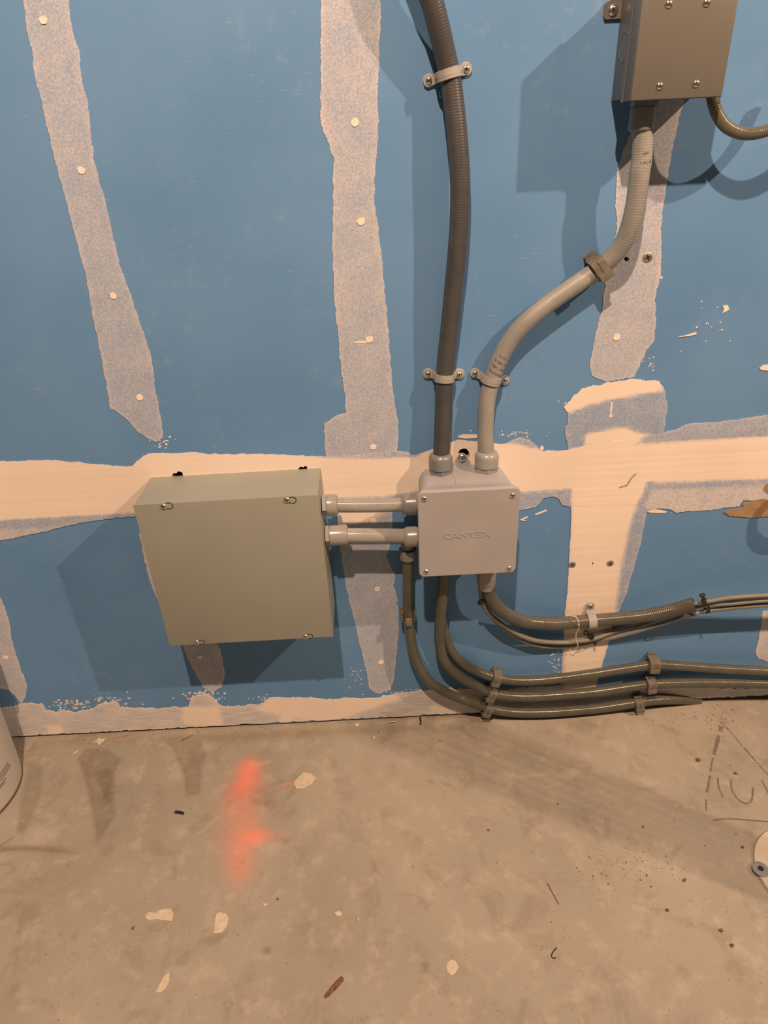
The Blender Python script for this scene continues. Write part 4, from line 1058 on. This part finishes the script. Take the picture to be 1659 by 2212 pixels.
gs = join(tube(sp, 0.00085, 7, step=0.003), tube(sp2, 0.0007, 7, step=0.003), lathe(W(1250, 1350, 0.0355), OUT, [(-0.0016, 0.0008), (0, 0.0017), (0.0014, 0.0008)], 8))
single('string', gs[:2], M['string'], 'short white string hanging knotted over the thick conduit', 'string', None, 60)

# ================================================================ pail, disc
BC = np.array([-0.890, -0.1475, 0.0]); BR = 0.127
pl = Thing('plastic_pail', BC, 'white plastic pail on the floor at the left edge of the picture', 'bucket')
prof = [(0.0, BR-0.006), (0.0005, BR-0.003), (0.004, BR-0.0005), (0.012, BR), (0.30, BR+0.012), (0.302, BR+0.016), (0.318, BR+0.0165), (0.320, BR+0.0125), (0.355, BR+0.0135), (0.356, BR+0.018), (0.368, BR+0.018), (0.370, BR+0.012)]
pb = pl.part('shell', lathe(BC+UPV*0.0006, UPV, prof, 96), M['pail'], 40)
pl.part('base_rim', lathe(BC+UPV*0.0003, UPV, [(0, BR-0.0005), (0.0022, BR+0.0004), (0.0026, BR-0.001)], 96), M['groove'], 40)
pl.part('lid', lathe(BC+UPV*0.3706, UPV, [(-0.006, BR+0.0195), (0.002, BR+0.020), (0.004, BR+0.017), (0.001, BR+0.008), (0.001, 0.02)], 96), M['pail'], 40)
def pail_line(a0, z0, a1, z1, w):
    V, F = [], []
    for i in range(9):
        k = i/8; a = math.radians(a0+(a1-a0)*k); z = z0+(z1-z0)*k; r = BR+0.012*(z-0.012)/0.288+0.0006
        for sg in (-1, 1): V.append((BC[0]+r*math.cos(a), BC[1]+r*math.sin(a), z+sg*w/2))
        if i: F.append((2*i-2, 2*i-1, 2*i+1, 2*i))
    return V, F
for a0, z0, a1, z1 in ((-34, 0.082, 3, 0.082), (-34, 0.076, 4, 0.076), (-34, 0.0695, 5, 0.0695), (-34, 0.0600, -6, 0.0600), (-34, 0.0545, -8, 0.0545)):
    pl.part('print_line', pail_line(a0, z0, a1, z1, 0.0014), M['ink'], False, pb)
# wire bail hanging at the wall side
bail = [BC+np.array([math.cos(a)*(BR+0.020), math.sin(a)*(BR+0.020)*0.55+0.02, 0.325-0.05*math.sin(a)]) for a in np.linspace(0, math.pi, 14)]
pl.part('bail', tube(bail, 0.002, 8, step=0.008), M['dull_steel'], 60)

DC = np.array([0.744, -0.412, 0.0])
ds = Thing('round_plate', DC, 'cream round plate lying on the concrete at the right edge', 'plate')
ds.part('plate', lathe(DC+UPV*0.0005, UPV, [(0, 0.0925), (0.001, 0.0935), (0.005, 0.0935), (0.0062, 0.0925)], 80), M['cream'], 40)
WC = G(1643, 1877, 0.009); WC = np.array([WC[0], WC[1], 0.0068])
ds.part('washer', lathe(WC, UPV, [(0, 0.0125), (0.0003, 0.0135), (0.0028, 0.0135), (0.0034, 0.0125), (0.0034, 0.0045), (0.0020, 0.0042)], 40), M['rubber'], 40)
ds.part('bolt_head', lathe(WC+UPV*0.0018, UPV, [(0, 0.0050), (0.0022, 0.0048), (0.0026, 0.0036)], 20), M['black'], 40)

# unseen slats, added to throw the broad soft shadow across the floor
_n = np.array([0.53, 0.848, 0]); _t = np.array([0.848, -0.53, 0])
sc = Thing('added_shade_slats', (1.18, -0.715, 0), 'unseen upright wooden slats added right of view to shade the floor', 'shadow caster')
for k in range(7):
    sc.part('slat', box((-0.0036, -0.008, 0.0005), (0.0036, 0.008, 1.46), (_n, _t, UPV), np.array([1.18, -0.715, 0])+_n*(k-3)*0.0128, bevel=0.0008), M['lumber'], 30)
for z in (0.02, 1.43):
    sc.part('rail', box((-0.044, 0.0082, z), (0.044, 0.014, z+0.025), (_n, _t, UPV), np.array([1.18, -0.715, 0]), bevel=0.0008), M['lumber'], 30)
CC = W(1808, 1070, 0.055)  # unseen cable coil, added for the looped shadow near the torn paper
cg = [CC+np.array([math.cos(a)*(0.050+0.004*math.sin(a*0.5)), 0.006*math.sin(a*0.25)-0.010*(a/12.0-0.5), math.sin(a)*0.052]) for a in np.linspace(0.3, 12.4, 60)]
single('added_cable_coil', tube(cg, 0.0052, 10, step=0.006), M['cable'], 'unseen coiled grey cable added right of view to cast a loop shadow on the wall', 'cable', None, 60)

# ================================================================ litter on the floor
def chip(px, h, label, name='plaster_chip', cat='plaster chip', mat='chip', seed=1.0, amp=0.0012):
    poly = rag([tuple(G(u, v)[:2]) for u, v in px], 0.0022, amp, seed, fine=400)
    c = np.mean(poly, 0); n = len(poly)
    V = [(p[0], p[1], 0.0002) for p in poly]+[(p[0], p[1], h*0.7) for p in poly]+[(c[0]+(p[0]-c[0])*0.85, c[1]+(p[1]-c[1])*0.85, h) for p in poly]
    F = [tuple(range(2*n, 3*n))]
    for k in (0, n): F += [(k+i, k+(i+1) % n, k+n+(i+1) % n, k+n+i) for i in range(n)]
    if np.cross(np.append(poly[1]-poly[0], 0), np.append(poly[2]-poly[1], 0))[2] < 0: pass
    return single(name, (V, F), M[mat], label, cat, 'plaster bits on the floor' if cat == 'plaster chip' else None)
CH = [
 ([(314, 1982), (320, 1970), (335, 1972), (345, 1965), (370, 1962), (375, 1975), (372, 1990), (350, 1988), (335, 1985), (322, 1990)], 0.0009, 'ragged pale plaster splash on the floor left of the leaf-shaped one'),
 ([(466, 1976), (473, 1971), (488, 1974), (494, 1985), (490, 2002), (478, 2015), (460, 2017), (462, 2005)], 0.0012, 'cream leaf-shaped plaster splash in the lower left of the floor'),
 ([(336, 2145), (345, 2125), (355, 2108), (366, 2101), (366, 2120), (358, 2135), (348, 2143)], 0.0010, 'pale plaster splash nearest the lower left corner'),
 ([(964, 2085), (972, 2074), (984, 2076), (991, 2088), (985, 2102), (974, 2108), (966, 2100)], 0.0010, 'round cream plaster splash at the bottom centre of the floor'),
 ([(635, 1690), (645, 1678), (656, 1668), (670, 1670), (683, 1680), (675, 1692), (655, 1703), (640, 1704)], 0.0007, 'thin plaster splash right of the orange paint mark'),
 ([(201, 1605), (210, 1599), (214, 1594), (221, 1599), (228, 1596), (222, 1604), (212, 1610), (208, 1604)], 0.0030, 'torn cream scrap with a dark hole by the wall foot'),
 ([(722, 1973), (730, 1969), (738, 1971), (739, 1978), (730, 1980)], 0.0020, 'tiny white plaster fleck below the orange mark'),
 ([(771, 1985), (774, 1981), (777, 1988), (773, 1991)], 0.0020, 'smallest white fleck right of centre below the orange mark'),
 ([(567, 1953), (575, 1952), (580, 1956), (570, 1958)], 0.0018, 'thin white flake just under the orange mark'),
 ([(158, 1628), (168, 1621), (169, 1624), (160, 1629)], 0.0015, 'white sliver on the floor near the pail'),
 ([(766, 1566), (774, 1563), (777, 1568), (769, 1571)], 0.0030, 'white crumb at the wall foot below the middle strip'),
 ([(804, 1592), (811, 1592), (812, 1597), (805, 1598)], 0.0030, 'cream crumb just out from the wall foot'),
]
for i, (p, h, l) in enumerate(CH): chip(p, h, l, seed=30+i)
def stick(px, r, label, name, cat, mat, z=None, taper=True):
    P = [G(u, v)+UPV*(z or r) for u, v in px]
    g = tube(P, r, 8, step=0.004); return single(name, g, M[mat], label, cat, None, 50)
stick([(379, 1756), (388, 1756.5), (397, 1759)], 0.0028, 'short black rubber offcut lying on the floor by the orange mark', 'rubber_offcut', 'offcut', 'black')
def sliver():
    a, b = G(701, 2156), G(741, 2112); t = (b-a)/np.linalg.norm(b-a); s = np.array([-t[1], t[0], 0]); L = np.linalg.norm(b-a)
    prof = [(0, 0.0012, 0.001), (0.12, 0.0032, 0.003), (0.4, 0.0042, 0.004), (0.7, 0.0045, 0.0045), (0.95, 0.0040, 0.0035), (1, 0.0030, 0.002)]
    V, F = [], []
    for k, w, h in prof:
        c = a+t*L*k; V += [c-s*w+UPV*0.0003, c-s*w*0.6+UPV*h, c+s*w*0.5+UPV*h*0.9, c+s*w+UPV*0.0003]
    for i in range(len(prof)-1): F += [(4*i+j, 4*i+(j+1) % 4, 4*i+4+(j+1) % 4, 4*i+4+j) for j in range(4)]
    F += [(0, 1, 2, 3), tuple(range(4*len(prof)-4, 4*len(prof)))]
    return V, F
single('wood_sliver', sliver(), M['wood'], 'dark brown wood sliver at the bottom of the floor', 'wood sliver')
stick([(1203, 2048), (1196, 2055), (1191, 2066), (1195, 2071), (1201, 2069)], 0.0009, 'black hooked bit of wire in the lower right of the floor', 'wire_offcut', 'wire', 'black')
stick([(1183, 1909), (1195, 1932), (1207, 1954)], 0.0008, 'straight thin dark straw on the floor right of centre', 'straw', 'straw', 'wood')
stick([(907, 1551), (909, 1558), (908, 1566)], 0.0018, 'black bent nail at the wall foot beside the lowest conduit', 'nail', 'nail', 'black')
stick([(836, 1562), (845, 1561), (853, 1560)], 0.0022, 'dark stub lying along the wall foot', 'wire_offcut', 'wire', 'dull_steel')
stick([(252, 1595), (268, 1591), (282, 1587)], 0.0006, 'thin red wire strand at the wall foot beside the torn scrap', 'wire_strand', 'wire', 'red')
stick([(390, 1601), (405, 1594), (416, 1588)], 0.0008, 'thin dark straw leaning at the wall foot under the cabinet', 'straw', 'straw', 'wood')
PEB = [(1508, 1644, 0.005, 'brown pebble left of the marker triangle'), (1589, 1672, 0.0035, 'brown pebble inside the marker triangle'), (1604, 1831, 0.003, 'dark speck of grit left of the cream plate'),
       (1389, 1787, 0.0025, 'dark crumb in the broad floor shadow'), (1205, 1737, 0.002, 'dark crumb at the lower edge of the floor shadow'), (288, 2006, 0.0028, 'dark red crumb left of the pale plaster splashes'),
       (1055, 1794, 0.0022, 'black crumb in the middle of the floor'), (600, 1943, 0.0024, 'black crumb right below the orange mark'), (1477, 1903, 0.003, 'brown flat crumb under the floor shadow tip'),
       (1557, 2011, 0.0032, 'brown crumb in the lower right corner area'), (1581, 2043, 0.0032, 'small dark chip at the lower right'), (1441, 1967, 0.003, 'olive crumb right of the straw')]
for i, (u, v, r, l) in enumerate(PEB):
    bm = bmesh.new(); bmesh.ops.create_icosphere(bm, subdivisions=1, radius=r)
    for w in bm.verts: w.co *= 0.8+0.4*random.random(); w.co.z *= 0.6
    zmin = min(w.co.z for w in bm.verts); c = G(u, v)
    V = [(c[0]+w.co.x, c[1]+w.co.y, w.co.z-zmin+0.0002) for w in bm.verts]; bm.verts.index_update()
    F = [tuple(w.index for w in f.verts) for f in bm.faces]; bm.free()
    single('pebble', (V, F), M['wood'], l, 'pebble', 'grit crumbs')
# fine crumbs nobody could count
V, F = [], []
def crumb(x, y, s):
    k = len(V); a = random.random()*6.28
    for j in range(3): V.append((x+s*math.cos(a+j*2.09)*(0.6+random.random()), y+s*math.sin(a+j*2.09)*(0.6+random.random()), 0.0001))
    V.append((x, y, s*(0.5+0.6*random.random())))
    F.extend([(k, k+1, k+3), (k+1, k+2, k+3), (k+2, k, k+3)])
for _ in range(900):
    x = random.uniform(-0.75, 0.95); y = -abs(random.gauss(0, 0.028))-0.004
    if x < -0.2 or random.random() < 0.7: crumb(x, y, abs(random.gauss(0, 0.0008))+0.0004)
for _ in range(500): crumb(random.uniform(-0.8, 0.95), random.uniform(-0.66, -0.02), abs(random.gauss(0, 0.0006))+0.0004)
for _ in range(260):
    c = G(random.gauss(1360, 70), random.gauss(1870, 28)); crumb(c[0], c[1], abs(random.gauss(0, 0.0009))+0.0004)
for _ in range(200):
    c = G(random.gauss(215, 22), random.gauss(1650, 38)); crumb(c[0], c[1], abs(random.gauss(0, 0.0007))+0.0004)
for _ in range(160):
    c = G(random.gauss(1560, 50), random.gauss(1552, 9)); crumb(c[0], min(c[1], -0.003), abs(random.gauss(0, 0.0009))+0.0005)
o = link('floor_crumbs', mesh('floor_crumbs', V, F, M['grit']))
tag(o, 'fine brown and white crumbs strewn over the concrete and along the wall foot', 'debris', None, 'stuff')
